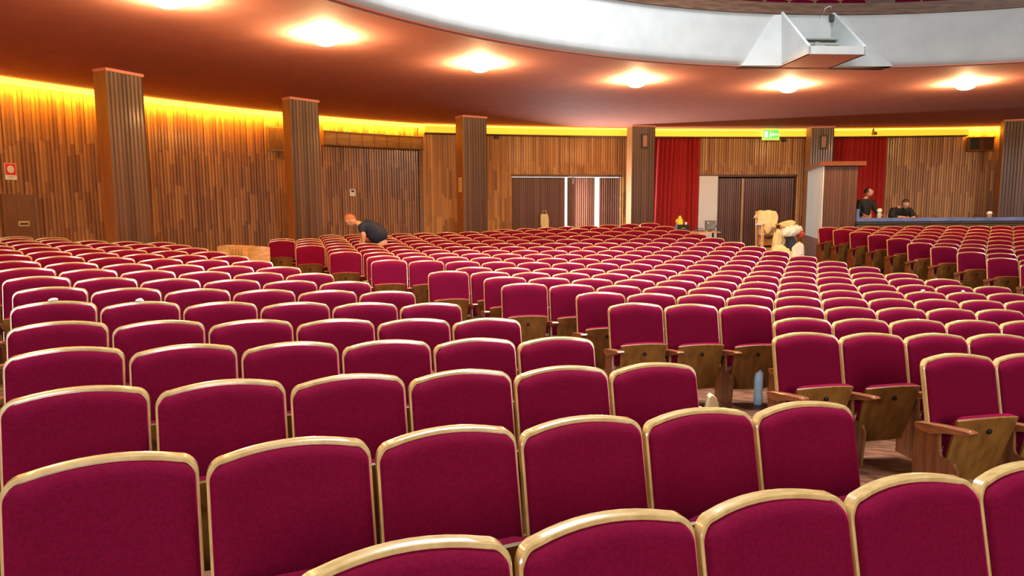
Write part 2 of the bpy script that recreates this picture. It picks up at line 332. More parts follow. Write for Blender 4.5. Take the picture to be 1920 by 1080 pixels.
for a0, a1, lab in ((98.35, 107.40, 'long yellow lit fascia board above the left brown sliding doors'), (90.7, 98.30, 'yellow lit fascia board above the exit sign'), (84.05, 90.65, 'yellow lit fascia board above the right-hand red curtain')):
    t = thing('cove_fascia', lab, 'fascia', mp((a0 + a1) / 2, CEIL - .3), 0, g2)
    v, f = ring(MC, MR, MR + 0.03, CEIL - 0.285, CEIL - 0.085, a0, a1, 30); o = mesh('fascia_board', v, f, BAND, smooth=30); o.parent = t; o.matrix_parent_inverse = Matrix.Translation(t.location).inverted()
    v, f = ring(MC, MR + 0.01, MR + 0.07, CEIL - 0.075, CEIL - 0.02, a0, a1, 30); o = mesh('light_tube', v, f, COVE, smooth=30); o.parent = t; o.matrix_parent_inverse = Matrix.Translation(t.location).inverted()
    v, f = ring(MC, MR, MR + 0.29, CEIL - 0.32, CEIL - 0.29, a0, a1, 30); o = mesh('base_board', v, f, RAILW, smooth=30); o.parent = t; o.matrix_parent_inverse = Matrix.Translation(t.location).inverted()

# ------------------------------------------------------------------ pillars clad in dark slats
SIDEW = noise_mat('lamplit_side_board', (0.30, 0.110, 0.028), (0.40, 0.160, 0.045), scale=(6, 6, .6), nscale=3, rough=0.45)  # lamplight on the pillar sides put into a lighter orange colour
def pillar(x, y, w, d, az, label):
    """front face centred on (x, y); az is the way the front faces"""
    rz = R_(az) + PI / 2                       # local -y looks along az
    z0 = floor_z(x, y) - 0.25; H = CEIL - z0
    t = thing('pillar', label, 'pillar', (x, y, z0), rz, 'slat-clad pillars under the balcony')
    rnd = random.Random(int(x * 100)); vs = []; fs = []; tones = []
    def face(p0, p1, nrm, n, rel):
        for i in range(n):
            for a, b, tt in ((i, i + .5, 0), (i + .5, i + .95, 1)):
                pa = Vector(p0).lerp(Vector(p1), a / n); pb = Vector(p0).lerp(Vector(p1), b / n)
                oa, ob = (0, rel) if tt == 0 else (rel, 0)
                k = len(vs)
                for z in (0, H - 0.06): vs.append(tuple(pa + Vector(nrm) * oa + Vector((0, 0, z)))); vs.append(tuple(pb + Vector(nrm) * ob + Vector((0, 0, z))))
                fs.append((k, k + 1, k + 3, k + 2)); tones.append(tn if tt else rnd_tone())
    def rnd_tone():
        nonlocal tn; tn = rnd.random() * .8 + .05; return tn
    tn = .4
    face((-w / 2, 0, 0), (w / 2, 0, 0), (0, -1, 0), 9, 0.007)
    face((w / 2, 0, 0), (w / 2, d, 0), (1, 0, 0), 4, 0.007)
    MB().box(-w / 2 - .006, -w / 2 + .003, .002, d, 0, H - .06).build('side_board', SIDEW, t)
    bx = boxv(-w / 2 + .004, w / 2 - .004, .004, d, 0, H - 0.06); k = len(vs); vs += bx[0]; fs += [tuple(i + k for i in q) for q in bx[1]]; tones += [0.05] * 6
    o = mesh('cladding', vs, fs, PILW, t, fix=False)
    at = o.data.attributes.new('tone', 'FLOAT', 'FACE'); at.data.foreach_set('value', tones)
    MB().box(-w / 2 - .015, w / 2 + .015, -.03, d, H - .06, H - .004).build('cap', SOFFIT, t)
    return t
P1 = pillar(-7.76, 14.33, 0.80, 0.37, -25, 'leftmost slatted wood pillar, nearest the red fire sign')
P2 = pillar(-5.22, 17.95, 0.84, 0.33, -39, 'second slatted pillar from the left, behind the bending man')
P3 = pillar(-1.10, 21.44, 0.84, 0.42, -56, 'slatted pillar with a narrow yellow notice on its side')
P4 = pillar(4.53, 24.10, 0.85, 0.44, -76, 'slatted pillar with a small framed box, left of the first red curtain')
P5 = pillar(10.93, 24.75, 0.76, 0.60, -96, 'slatted pillar with a small framed box above the booth partition')
P6 = pillar(16.55, 23.02, 0.80, 0.60, -114, 'rightmost slatted pillar at the right edge of the picture')
# framed loudspeaker boxes on two pillars, notice on the third
def on_pillar(P, lx, lz, w, h, name, label, cat, build):
    t = thing(name, label, cat, P.matrix_basis @ Vector((lx, -0.022, lz)), P.rotation_euler.z); build(t, w, h); return t
def frame_box(t, w, h):
    MB().box(-w / 2 - .05, w / 2 + .05, -.035, 0, -h / 2 - .05, h / 2 + .05).build('surround', DGREY, t, bevel=.006)
    MB().box(-w / 2, w / 2, -.055, -.03, -h / 2, h / 2).build('front_panel', mat('pinkish_panel', (.50, .26, .17), .6), t, bevel=.004)
z4 = P4.location.z; z5 = P5.location.z; z3 = P3.location.z
on_pillar(P4, 0.02, EYE + 2.24 - z4, 0.15, 0.38, 'wall_speaker', 'small framed pinkish box on the pillar left of the first curtain', 'speaker', frame_box)
on_pillar(P5, 0.02, EYE + 2.23 - z5, 0.15, 0.38, 'wall_speaker', 'small framed pinkish box on the pillar above the booth partition', 'speaker', frame_box)
t = thing('notice_plate', 'narrow yellow notice fixed on the side of a slatted pillar', 'notice', P3.matrix_basis @ Vector((-0.42, 0.19, EYE + 0.71 - z3)), P3.rotation_euler.z)
MB().box(-.012, -.001, -.10, .10, -.22, .22).build('plate', mat('yellow_plate', (.85, .60, .18), .5), t)
mk = MB()
for z, w in ((.15, .04), (.08, .06), (.0, .05), (-.08, .06), (-.15, .05)): mk.box(-.014, -.012, -w, w, z - .012, z + .012)
mk.build('markings', mat('notice_marks', (.45, .2, .04), .6), t)

# ------------------------------------------------------------------ doors, foyer light, wall fittings
def leafpanel(name, a0, a1, z0, z1, off, m, parent=None, seed=0, w=0.075, thick=0.05):
    rnd = random.Random(seed); vs = []; fs = []; tones = []
    n = max(2, int(abs(R_(a1 - a0)) * MR / w))
    for i in range(n):
        p, q = a0 + (a1 - a0) * i / n, a0 + (a1 - a0) * (i + .93) / n; mid = (p + q) / 2; k = len(vs); tn = rnd.random() * .8
        for z in (z0, z1): vs += [mp(p, z, off), mp(mid, z, off - .012), mp(q, z, off)]
        fs += [(k, k + 1, k + 4, k + 3), (k + 1, k + 2, k + 5, k + 4)]; tones += [tn, tn]
    v, f = ring(MC, MR + off + .002, MR + off + thick, z0, z1, min(a0, a1), max(a0, a1), 8); k = len(vs); vs += v; fs += [tuple(i + k for i in x) for x in f]; tones += [.05] * len(f)
    o = mesh(name, vs, fs, m, None, fix=False); at = o.data.attributes.new('tone', 'FLOAT', 'FACE'); at.data.foreach_set('value', tones)
    if parent: o.parent = parent; o.matrix_parent_inverse = Matrix.Translation(parent.location).inverted()
    return o
DB = EYE - 1.45
d1 = thing('door_1', None, None, mp(101.3, DB, .45)); d1['kind'] = 'structure'
for i, (a0, a1) in enumerate(((103.74, 101.40), (101.28, 100.08), (99.86, 98.97))):
    leafpanel('leaf', a0, a1, DB, DZ - (.065, .065, .07)[i], .46, DOORW, d1, 10 + i)
v, f = ring(MC, MR + .44, MR + .47, DZ - .30, DZ - .05, 101.0, 101.09, 2); o = mesh('closer', v, f, GREY); o.parent = d1; o.matrix_parent_inverse = Matrix.Translation(d1.location).inverted()
d2 = thing('door_2', None, None, mp(93, DB, .45)); d2['kind'] = 'structure'
for i, (a0, a1) in enumerate(((94.62, 93.50), (93.38, 91.12))):
    leafpanel('leaf', a0, a1, DB, DZ - .10, .46, DOORW, d2, 20 + i)
o = MB().box(*[0] * 0) if False else None
v, f = ring(MC, MR + .45, MR + .50, DB, DZ - .1, 93.38, 93.47, 2); o = mesh('edge_strip', v, f, mat('pale_edge', (.62, .42, .26), .5)); o.parent = d2; o.matrix_parent_inverse = Matrix.Translation(d2.location).inverted()
v, f = ring(MC, MR + .62, MR + .66, FB, DZ + .2, 98.9, 103.9, 12); tag(mesh('window_1', v, f, DAY), kind='structure')
v, f = ring(MC, MR + .62, MR + .66, FB, DZ + .2, 91.0, 95.7, 12); tag(mesh('wall_foyer', v, f, RAILW), kind='structure')
# white painted panel with a grey switch cabinet
t = thing('white_partition', 'tall glossy white panel standing between red curtain and brown doors', 'panel', mp(95.1, DB, .2))
def par(o, t): o.parent = t; o.matrix_parent_inverse = Matrix.Translation(t.location).inverted(); return o
v, f = ring(MC, MR + .18, MR + .24, DB, DZ - .02, 94.67, 95.56, 8); par(mesh('board', v, f, PANELW), t)
v, f = ring(MC, MR + .15, MR + .18, DB + .02, EYE - .98, 94.76, 95.20, 4); par(mesh('lower_tray', v, f, BAGW), t)
t = thing('switch_cabinet', 'small grey cabinet mounted on the white panel', 'cabinet', mp(95.0, EYE - .83, .15))
v, f = ring(MC, MR + .08, MR + .18, EYE - .84, EYE - .50, 94.77, 95.21, 4); par(mesh('case', v, f, mat('cab_edge', (.22, .22, .2), .6)), t)
v, f = ring(MC, MR + .07, MR + .085, EYE - .81, EYE - .53, 94.80, 95.18, 4); par(mesh('door', v, f, GREY), t)
v, f = ring(MC, MR + .06, MR + .075, EYE - .60, EYE - .545, 95.07, 95.16, 3); par(mesh('sticker', v, f, WSIGN), t)
# exit sign
t = thing('exit_sign', 'green lit emergency exit sign hanging below the yellow fascia', 'exit sign', mp(92.5, EYE + 2.36, -.05), R_(92.5 - 90))
MB().box(-.31, .31, -.03, .03, 0, .40).build('housing', mat('sign_yellow', (.75, .8, .2), .5, emit=(.7, .9, .15), es=.6), t, bevel=.008)
MB().box(-.275, .275, -.038, -.03, .06, .36).build('face', EXITG, t)
k = MB()
k.add(prism([(-.24, .10), (-.12, .10), (-.12, .31), (-.24, .31)], 'y', -.043, -.038))          # doorway
k.add(prism([(.02, .2), (.10, .27), (.10, .225), (.25, .225), (.25, .175), (.10, .175), (.10, .13)], 'y', -.043, -.038))  # arrow
k.add(prism([(-.07, .10), (-.04, .10), (-.02, .18), (.0, .11), (.02, .12), (-.005, .24), (-.05, .25)], 'y', -.043, -.038))  # figure
k.add(([(-.02 + .022 * math.cos(a * PI / 5), -.043, .285 + .022 * math.sin(a * PI / 5)) for a in range(10)], [tuple(range(10))]))
k.build('pictogram', EXITW, t)
MB().box(-.25, -.24, -.01, .01, .40, .62).box(.24, .25, -.01, .01, .40, .62).build('hanger', DGREY, t)
# small dark detectors near the fascia
for a, z, lab in ((104.4, EYE + 2.40, 'small black sensor under the yellow fascia beside the notice pillar'), (91.0 + .75, EYE + 2.38, 'small black sensor on the wall right of the exit sign')):
    t = thing('sensor', lab, 'sensor', mp(a, z, .24), R_(a - 90)); MB().box(-.07, .07, -.06, .06, -.05, .05).build('body', DGREY, t, bevel=.01)
t = thing('wall_camera', 'small reddish camera fixed to the fascia above the right curtain', 'camera', mp(88.05, CEIL - .2, -.02), R_(-2))
MB().box(-.05, .05, -.22, 0, -.06, .04).build('body', ARMW, t, bevel=.01); MB().box(-.015, .015, -.06, .02, .04, .17).build('bracket', DGREY, t)

# curtains
def curtain(a0, a1, z0, z1, off, label, seed, nf):
    rnd = random.Random(seed); vs = []; fs = []; nu, nv = nf * 12, 14
    ph = [rnd.uniform(-.5, .5) for _ in range(nf + 2)]; am = [rnd.uniform(.6, 1.3) for _ in range(nf + 2)]
    for j in range(nv + 1):
        tz = j / nv; z = z0 + (z1 - z0) * tz
        for i in range(nu + 1):
            u = i / nu; k = u * nf; ki = int(k); fr = k - ki
            A = am[ki] * (1 - fr) + am[ki + 1] * fr; P = ph[ki] * (1 - fr) + ph[ki + 1] * fr
            d = .06 * A * math.sin(2 * PI * (k + .35 * P * (1.3 - tz))) + .025 * math.sin(2 * PI * (k * .37 + seed) + 1.5 * (1 - tz))
            uu = u + .006 * math.sin(5 * u + 3 * tz + seed) + (1 - tz) * .012 * math.sin(9 * u + seed)
            flare = (1 - tz) * (.10 if seed == 1 else .04) * (u - .9)
            vs.append(mp(a0 + (a1 - a0) * (uu + flare), z, off + d))
    for j in range(nv):
        for i in range(nu): k = j * (nu + 1) + i; fs.append((k, k + 1, k + nu + 2, k + nu + 1))
    o = tag(mesh('curtain', vs, fs, CURT, None, 60), label, 'curtain', 'red curtains on the rear wall')
    s = o.modifiers.new('thick', 'SOLIDIFY'); s.thickness = .01
    return o
curtain(97.72, 95.56, DB - .05, CEIL - .33, .12, 'tall red curtain hanging left of the glossy white panel', 1, 11)
curtain(89.95, 87.37, DB - .05, CEIL - .33, .12, 'tall red curtain hanging behind the man with raised head in the booth', 2, 13)

# fittings on the left wall
def lwall(name, label, cat, a, z, off=-.045): return thing(name, label, cat, lp(a, z, off), R_(a - 90))
t = lwall('fire_sign', 'red and white fire hose sign on the left wall', 'sign', 154.3, EYE + .84)
MB().box(-.115, .115, -.012, 0, -.175, .175).build('plate', WSIGN, t)
MB().box(-.105, .105, -.016, -.011, -.075, .168).build('red_field', RED, t)
k = MB(); k.add(([(.068 * math.cos(i * PI / 12), -.019, .048 + .078 * math.sin(i * PI / 12)) for i in range(24)], [tuple(range(24))])); k.build('white_disc', WSIGN, t)
k = MB()
for i in range(16):
    a = i * PI / 8; k.add(prism([(.03 * math.cos(a), .048 + .034 * math.sin(a)), (.03 * math.cos(a + .35), .048 + .034 * math.sin(a + .35)), (.037 * math.cos(a + .35), .048 + .042 * math.sin(a + .35)), (.037 * math.cos(a), .048 + .042 * math.sin(a))], 'y', -.021, -.019))
k.build('hose_ring', mat('faded_red', (.8, .35, .28), .5), t)
MB().box(-.07, .07, -.014, -.011, -.115, -.105).box(-.06, .06, -.014, -.011, -.14, -.13).build('lettering', mat('sign_grey', (.5, .45, .4), .6), t)
d3 = thing('door_3', None, None, lp(154.8, EYE - 1.6, -.04), R_(154.8 - 90)); d3['kind'] = 'structure'
MB().box(-.05, .62, -.02, .02, 0, 1.96).build('leaf', noise_mat('hatch_wood', (.13, .042, .013), (.19, .066, .02), scale=(14, 14, .7), nscale=3, rough=.4), d3)
MB().box(.24, .47, -.035, -.015, 1.27, 1.38).build('handle', mat('brass', (.65, .40, .18), .35, metal=.6), d3, bevel=.006)
MB().box(.27, .44, -.038, -.034, 1.295, 1.345).build('slot', DGREY, d3)
t = lwall('wall_vent', 'square brown vent panel high on the wall left of the second pillar', 'vent', 135.6, EYE + 2.04, -.06)
MB().box(-.26, .26, -.03, .03, -.35, .35).build('frame', WALLW if False else DUCT, t, bevel=.01); MB().box(-.22, .22, -.034, -.028, -.31, .31).build('grille', RAILW if False else PANW, t)
t = thing('duct_grille', 'long brown duct grille high on the wall right of the second pillar', 'duct', lp(126.4, EYE + 2.15, -.1), R_(126.4 - 90))
v, f = ring(LC, LR - .20, LR - .03, EYE + 1.97, EYE + 2.36, 121.9, 131.5, 20); par(mesh('casing', v, f, DUCT), t)
o = t.children[0]; o.matrix_parent_inverse = t.matrix_basis.inverted()
k = MB()
for i in range(9):
    a = 121.92 + i * 9.56 / 8
    k.add(ring(LC, LR - .212, LR - .20, EYE + 1.97, EYE + 2.36, a - .02, a + .02, 1))
k.add(ring(LC, LR - .225, LR - .03, EYE + 1.93, EYE + 1.97, 121.9, 131.5, 20)); k.add(ring(LC, LR - .215, LR - .03, EYE + 2.355, EYE + 2.375, 121.9, 131.5, 20))
o = k.build('ribs', PANW, t); o.matrix_parent_inverse = t.matrix_basis.inverted()
t = lwall('thermostat', 'small white thermostat on the wooden wall above the bending man', 'thermostat', 128.8, EYE + .51)
MB().box(-.095, .095, -.04, 0, -.11, .11).build('case', WSIGN, t, bevel=.01); MB().box(-.05, .05, -.044, -.038, .02, .08).build('screen', DGREY, t)
t = thing('vent_box', 'brown vent box high on the rear wall beside the rightmost pillar', 'vent', mp(83.45, EYE + 1.92, .15), R_(83.45 - 90))
MB().box(-.44, .44, -.10, .10, 0, .05).box(-.44, .44, -.10, .10, .46, .50).box(-.03, .03, -.10, .10, .05, .46).box(-.44, -.40, -.1, .1, .05, .46).build('frame', DUCT, t)
MB().box(.02, .42, -.06, .10, .04, .47).build('panel', PANW, t); MB().box(-.41, -.03, .05, .10, .04, .47).build('recess', DGREY, t)

# ------------------------------------------------------------------ ceiling lamps
LAMPC = (7.61, 2.73); LRAD = 13.8
def lamp(i, ang, label):
    x, y = LAMPC[0] + LRAD * math.cos(R_(ang)), LAMPC[1] + LRAD * math.sin(R_(ang))
    t = thing('ceiling_lamp', label, 'ceiling lamp', (x, y, CEIL), R_(ang), 'bowl lamps on the ceiling')
    v, f = lathe([(.05, 0), (.05, -.012), (.02, -.02)], 20); mesh('mount', v, f, WSIGN, t, 40)
    v, f = lathe([(.02, -.165), (.09, -.158), (.155, -.135), (.195, -.10), (.215, -.066), (.208, -.066), (.185, -.098), (.15, -.128), (.09, -.148), (.02, -.155)], 28); mesh('glass_bowl', v, f, LAMPG, t, 50)
    v, f = lathe([(.214, -.070), (.219, -.068), (.219, -.062), (.212, -.062)], 28); mesh('rim', v[:-28 * 0 or None], f[:-2], mat('brass_rim', (.8, .55, .25), .35, metal=.7), t, 50)
    rods = MB()
    for k in range(3):
        a = k * 2 * PI / 3 + .4; rods.add(tube([(.21 * math.cos(a), .21 * math.sin(a), -.062), (.16 * math.cos(a), .16 * math.sin(a), -.004)], .004, 6))
    rods.build('rods', METAL, t)
    l = bpy.data.lights.new('bulb', 'POINT'); l.energy = 1000; l.color = (1, .71, .36); l.shadow_soft_size = .035
    o = bpy.data.objects.new('bulb', l); COL.objects.link(o); o.parent = t; o.location = (0, 0, -.075)
for i, (ang, lab) in enumerate(((151.1, 'lit ceiling bowl lamp cut off by the top edge of the picture'), (140.2, 'lit ceiling bowl lamp just left of where the white balcony front begins'),
        (126.5, 'lit ceiling bowl lamp third from the left, above the notice pillar'), (110.6, 'lit ceiling bowl lamp above the left brown sliding doors'),
        (94.9, 'lit ceiling bowl lamp directly below the floodlight box'), (78.4, 'rightmost lit ceiling bowl lamp in the picture'),
        (162.6, 'unseen ceiling bowl lamp added as fill, continuing the ring beyond the left'), (63.0, 'unseen ceiling bowl lamp added as fill, continuing the ring beyond the right'))): lamp(i, ang, lab)  # the last two are unseen, added to brighten the ceiling

# ------------------------------------------------------------------ theatre seats
def outline(hw, zt, zb, arch, rc, n=9):
    zc = lambda x: zt - arch * (x / hw) ** 2
    pts = [(-hw, zb + (zc(hw - rc) - rc - zb) * i / 5) for i in range(5)]
    cx = hw - rc; cz = zc(cx) - rc
    pts += [(-cx - rc * math.cos(a), cz + rc * math.sin(a)) for a in [i * PI / 12 for i in range(6)]]
    pts += [(-cx + 2 * cx * i / n, zc(-cx + 2 * cx * i / n)) for i in range(n + 1)]
    pts += [(cx + rc * math.sin(a), cz + rc * math.cos(a)) for a in [i * PI / 12 for i in range(1, 7)]]
    pts += [(hw, zb + (zc(hw - rc) - rc - zb) * i / 5) for i in range(4, -1, -1)]
    pts += [(hw - 2 * hw * i / 6, zb) for i in range(1, 6)]
    return pts
SL = math.tan(R_(11.5))
def bend(x, y, z): return (x, y - 0.034 * (x / 0.2645) ** 2 + (z - 0.92) * SL, z)
def loft(rings, cap0=True, cap1=True):
    """rings: list of (outline, y); all outlines have the same length"""
    vs = []; fs = []; n = len(rings[0][0])
    for pts, y in rings: vs += [bend(x, y, z) for x, z in pts]
    for k in range(len(rings) - 1):
        for i in range(n): fs.append((k * n + i, k * n + (i + 1) % n, (k + 1) * n + (i + 1) % n, (k + 1) * n + i))
    def cap(k):
        pts, y = rings[k]; cx = sum(p[0] for p in pts) / n; cz = sum(p[1] for p in pts) / n; base = k * n
        for s in (.8, .5, .2):
            b2 = len(vs); vs.extend(bend(cx + (x - cx) * s, y, cz + (z - cz) * s) for x, z in pts)
            for i in range(n): fs.append((base + i, base + (i + 1) % n, b2 + (i + 1) % n, b2 + i))
            base = b2
        fs.append(tuple(base + i for i in range(n)))
    if cap0: cap(0)
    if cap1: cap(len(rings) - 1)
    return vs, fs
ZB = 0.33
def fo(d): return outline(.2645 - d, .92 - d, ZB + d, .031, .055 - d * .6)
v, f = loft([(fo(.006), .024), (fo(0), .018), (fo(0), -.014), (fo(.004), -.019), (fo(.013), -.019), (fo(.016), -.012)])
m_frame = mesh('backrest_frame', v, f, FRAME, None, 38).data
def fc(d): return outline(.2555 - d, .9015 - d, ZB + .03 + d, .031, max(.048 - d * .5, .02))
v, f = loft([(fc(0), -.010), (fc(0), -.022), (fc(.004), -.034), (fc(.012), -.045), (fc(.026), -.053), (fc(.05), -.058), (fc(.085), -.060)], cap0=False)
m_cush = mesh('back_cushion', v, f, VELVET, None, 70).data
# tipped-up seat: plywood pan with its arched front edge on top, cushion behind it
PY, PZ = -.245, .355
def pan_pt(u, w, t):
    """u across, w from hinge edge to front edge, t off the plywood towards the backrest"""
    x = u * (.195 + .025 * w); L = -.225 + w * (.45 + .028 * (1 - u * u))
    c = .030 * (1 - u * u) * (0.4 + .6 * w)            # curved plywood, bulging to the front
    a = R_(107)
    return (x, PY + L * math.cos(a) - (c - t) * math.sin(a) , PZ + L * math.sin(a) + (c - t) * math.cos(a))
def slab(t0, t1, nu=10, nw=8, inset=0.0, rim=0.0):
    vs = []; fs = []
    U = [-1 + inset + (2 - 2 * inset) * i / nu for i in range(nu + 1)]; W = [inset * .4 + (1 - inset * .4) * j / nw for j in range(nw + 1)]
    for t in (t0, t1):
        for w in W:
            for u in U:
                e = 0
                if rim and t == t1: e = rim * (max(0, abs(u) - .8) / .2) ** 2 + rim * (max(0, w - .86) / .14) ** 2
                vs.append(pan_pt(u, w, t - e))
    A = nu + 1; B = A * (nw + 1)
    for j in range(nw):
        for i in range(nu):
            k = j * A + i; fs.append((k, k + 1, k + A + 1, k + A)); fs.append((B + k, B + k + A, B + k + A + 1, B + k + 1))
    for j in range(nw):
        for i in (0, nu): k = j * A + i; fs.append((k, k + A, B + k + A, B + k))
    for i in range(nu):
        for j in (0, nw): k = j * A + i; fs.append((k, k + 1, B + k + 1, B + k))
    return vs, fs
v, f = slab(0, .016); m_pan = mesh('seat_pan', v, f, PANW, None, 50).data
v, f = slab(.0165, .075, inset=.05, rim=.03); m_scush = mesh('seat_cushion', v, f, VELVET, None, 60).data
p = Vector(pan_pt(0.0, .80, -.003)); k = MB(); M = Matrix.Translation(p) @ Matrix.Rotation(R_(107), 4, 'X')
k.add(lathe([(.017, -.004), (.017, .008), (.010, .012)], 14), M); m_knob = k.build('bumper', METAL).data
# armrest seen from the side: tapered board rising to the front
arm = [(-0.06, 0.477), (-0.06, 0.5), (-0.1, 0.512), (-0.26, 0.537), (-0.47, 0.565), (-0.49, 0.552), (-0.44, 0.53), (-0.3, 0.497), (-0.2, 0.46), (-0.09, 0.457)]
k = MB(); k.add(prism(arm, 'x', -.034, .034)); m_arm = k.build('armrest', ARMW, None, 40, bevel=.004).data
std = [(-.04, -.06), (-.04, .45), (-.07, .47), (-.24, .482), (-.25, .36), (-.265, .335), (-.36, .325), (-.39, .28), (-.36, -.06)]
k = MB(); k.add(prism(std, 'x', -.0095, .0095)); m_std = k.build('standard', STDW, None, 40).data
for o in list(bpy.data.objects):
    if o.type == 'MESH' and o.data in (m_frame, m_cush, m_pan, m_scush, m_knob, m_arm, m_std): bpy.data.objects.remove(o)
PARTS = [('backrest', m_frame, 0, None), ('back_cushion', m_cush, 0, 'backrest'), ('seat_pan', m_pan, 0, None), ('seat_cushion', m_scush, 0, 'seat_pan'), ('bumper', m_knob, 0, 'seat_pan'),
         ('armrest', m_arm, -.275, None), ('standard', m_std, -.275, 'armrest')]
def screen(s):
    d = Vector((s['x'], s['y'], s['z'] + .92 - EYE)); dep = d.dot(Fw)
    return 960 + F_PX * d.dot(right) / dep, 540 + F_PX * d.dot(down) / dep, dep
ORD = 'zeroth first second third fourth fifth sixth seventh eighth ninth tenth eleventh twelfth thirteenth fourteenth fifteenth sixteenth seventeenth eighteenth nineteenth twentieth twenty-first'.split()
BLK = {'A': 'left front block', 'B': 'middle block', 'C': 'right rear block'}
minrow = {'A': 0, 'B': 0, 'C': 0}
for s in SEATS: s['u'], s['v'], s['d'] = screen(s)
order = sorted(range(len(SEATS)), key=lambda i: SEATS[i]['d'])
single = set(order[:300]); rest = order[300:]
def rowlab(b, r): return 'nearest' if r == 0 else ORD[r + 1]
def seat_label(s):
    e = 'leftmost' if s['j'] == 0 else ('rightmost' if s['j'] == s['n'] - 1 else ORD[s['j'] + 1] + ' from left')
    return 'red velvet theatre seat, %s in the %s row of the %s' % (e, rowlab(s['b'], s['r']), BLK[s['b']])
def tilt(s):
    e = .25; c, n = math.cos(s['h']), math.sin(s['h'])
    return -math.atan((rake(s['x'] + e * c, s['y'] + e * n) - rake(s['x'] - e * c, s['y'] - e * n)) / (2 * e))
def make_seat(loc, rz, label, group, right_end=False, roll=0.0):
    t = thing('theatre_seat', label, 'seat', loc, rz, group); t.rotation_euler = (0, roll, rz)
    done = {}
    for nm, me, dx, par_ in PARTS + ([('armrest', m_arm, .275, None), ('standard', m_std, .275, 'armrest')] if right_end else []):
        o = bpy.data.objects.new(nm, me); COL.objects.link(o)
        if par_:
            o.parent = done[par_]
            if par_ != 'armrest': o.location = (dx, 0, 0)
        else: o.parent = t; o.location = (dx, 0, 0)
        done[nm] = o
    return t
for i in order[:300]:
    s = SEATS[i]
    make_seat((s['x'], s['y'], s['z']), s['h'], seat_label(s), 'red velvet seats of the ' + BLK[s['b']], s['j'] == s['n'] - 1)
# the farthest seats, beyond the three hundred nearest
mats = [FRAME, VELVET, PANW, ARMW, STDW]; mi = {m_frame: 0, m_cush: 1, m_pan: 2, m_scush: 1, m_arm: 3, m_std: 4}
cv = []; cf = []; cm = []; off = 0
geo = []
for me, dx in ((m_frame, 0), (m_cush, 0), (m_pan, 0), (m_scush, 0), (m_arm, -.275), (m_std, -.275)):
    c = np.empty(len(me.vertices) * 3); me.vertices.foreach_get('co', c); c = c.reshape(-1, 3) + np.array([dx, 0, 0])
    geo.append((c, [tuple(p.vertices) for p in me.polygons], mi[me]))
for i in rest:
    s = SEATS[i]; ca, sa = math.cos(s['h']), math.sin(s['h'])
    for c, F, q in geo:
        cv += np.stack([c[:, 0] * ca - c[:, 1] * sa + s['x'], c[:, 0] * sa + c[:, 1] * ca + s['y'], c[:, 2] + s['z']], -1).tolist()
        cf += [tuple(k + off for k in p) for p in F]; cm += [q] * len(F); off += len(c)
o = mesh('theatre_seat_rows', cv, cf, mats, None, None, fix=False); o.data.polygons.foreach_set('material_index', cm)
o.data.polygons.foreach_set('use_smooth', [True] * len(cm)); o.data.set_sharp_from_angle(angle=R_(45))
tag(o, 'farthest rows of red velvet seats near the rear doors and booth', 'seats', None, 'stuff')
# seats of the balcony, seen above its rail
for k in range(19):
    a = 113.0 - k * 2.62; rr = RB + 1.30
    if k in (11, ): continue
    x, y = HC[0] + rr * math.cos(R_(a)), HC[1] + rr * math.sin(R_(a))
    t = make_seat((x, y, CEIL + .78), R_(a - 90), 'red seat in the balcony above the rail, %s from the left' % ORD[k + 1], 'red seats of the balcony')

# ------------------------------------------------------------------ floodlight box on the balcony front
A0 = 91.0                                            # direction from the hall centre
Mx = Matrix.Translation((HC[0] + RB * math.cos(R_(94.35)), HC[1] + RB * math.sin(R_(94.35)), CEIL)) @ Matrix.Rotation(R_(94.35 - 90), 4, 'Z')
t = thing('floodlight_box', 'white angular floodlight housing built onto the balcony front', 'light housing'); t.matrix_world = Mx
W = .56; D = 1.18                                     # half width, reach; local -y points to the stage
MB().box(-W, W, -D, .05, .0, .03).build('underside', SOFFIT, t)
MB().box(-W, W, -D - .03, -D, .0, .145).box(-W, W, -D, .05, .03, .05).build('tray', WHITE, t)
for s, nm in ((-1, 'left'), (1, 'right')):
    x0, x1 = (s * W, s * (W - .055))
    k = MB(); k.add(prism([(.05, .0), (-D - .03, .0), (-D - .03, .15), (-.02, 1.08), (.05, 1.08)], 'x', min(x0, x1), max(x0, x1))); k.build('side_panel', WHITE, t, bevel=.008)
    xo = s * (W + (.80 if s < 0 else 1.18)); k = MB()
    k.add(([(s * W, -.16, .0), (s * W, -.07, 1.0), (s * (W + .16), -.03, 1.0), (xo, -.12 if s < 0 else -.19, .0), (s * W, .2, .0), (s * W, .2, 1.0), (xo, .2, 0)],
           [(0, 1, 2), (0, 2, 3), (0, 3, 6, 4), (1, 5, 2), (0, 4, 5, 1), (2, 5, 4, 6, 3)])); k.build('flare', WHITE, t)
k = MB(); k.add(tube([(-W + .03, -.25, .50), (W - .03, -.25, .50)], .025)); k.add(tube([(-W + .03, -.32, .38), (W - .03, -.32, .38)], .03)); k.build('rail', GREY, t, 40)
k = MB(); k.add(lathe([(.04, 0), (.07, .02), (.11, .10), (.115, .13)], 18), Matrix.Translation((.02, -.50, .17)) @ Matrix.Rotation(R_(75), 4, 'X')); k.box(-.02, .06, -.42, -.30, .14, .40)
o = k.build('floodlight', GREY, t, 40); mesh('lens', *lathe([(.105, .0), (.108, .008)], 18), mat('lens', (.75, .8, .8), .1), o).matrix_local = Matrix.Translation((.02, -.50, .17)) @ Matrix.Rotation(R_(75), 4, 'X') @ Matrix.Translation((0, 0, .122))
k = MB(); k.add(tube([(W - .30, -.06, .95), (W - .24, -.10, 1.12), (W - .12, -.06, 1.18), (W - .03, .0, 1.10), (W + .02, .02, 1.18)], .010, 6)); k.build('cable', WSIGN, t, 60)
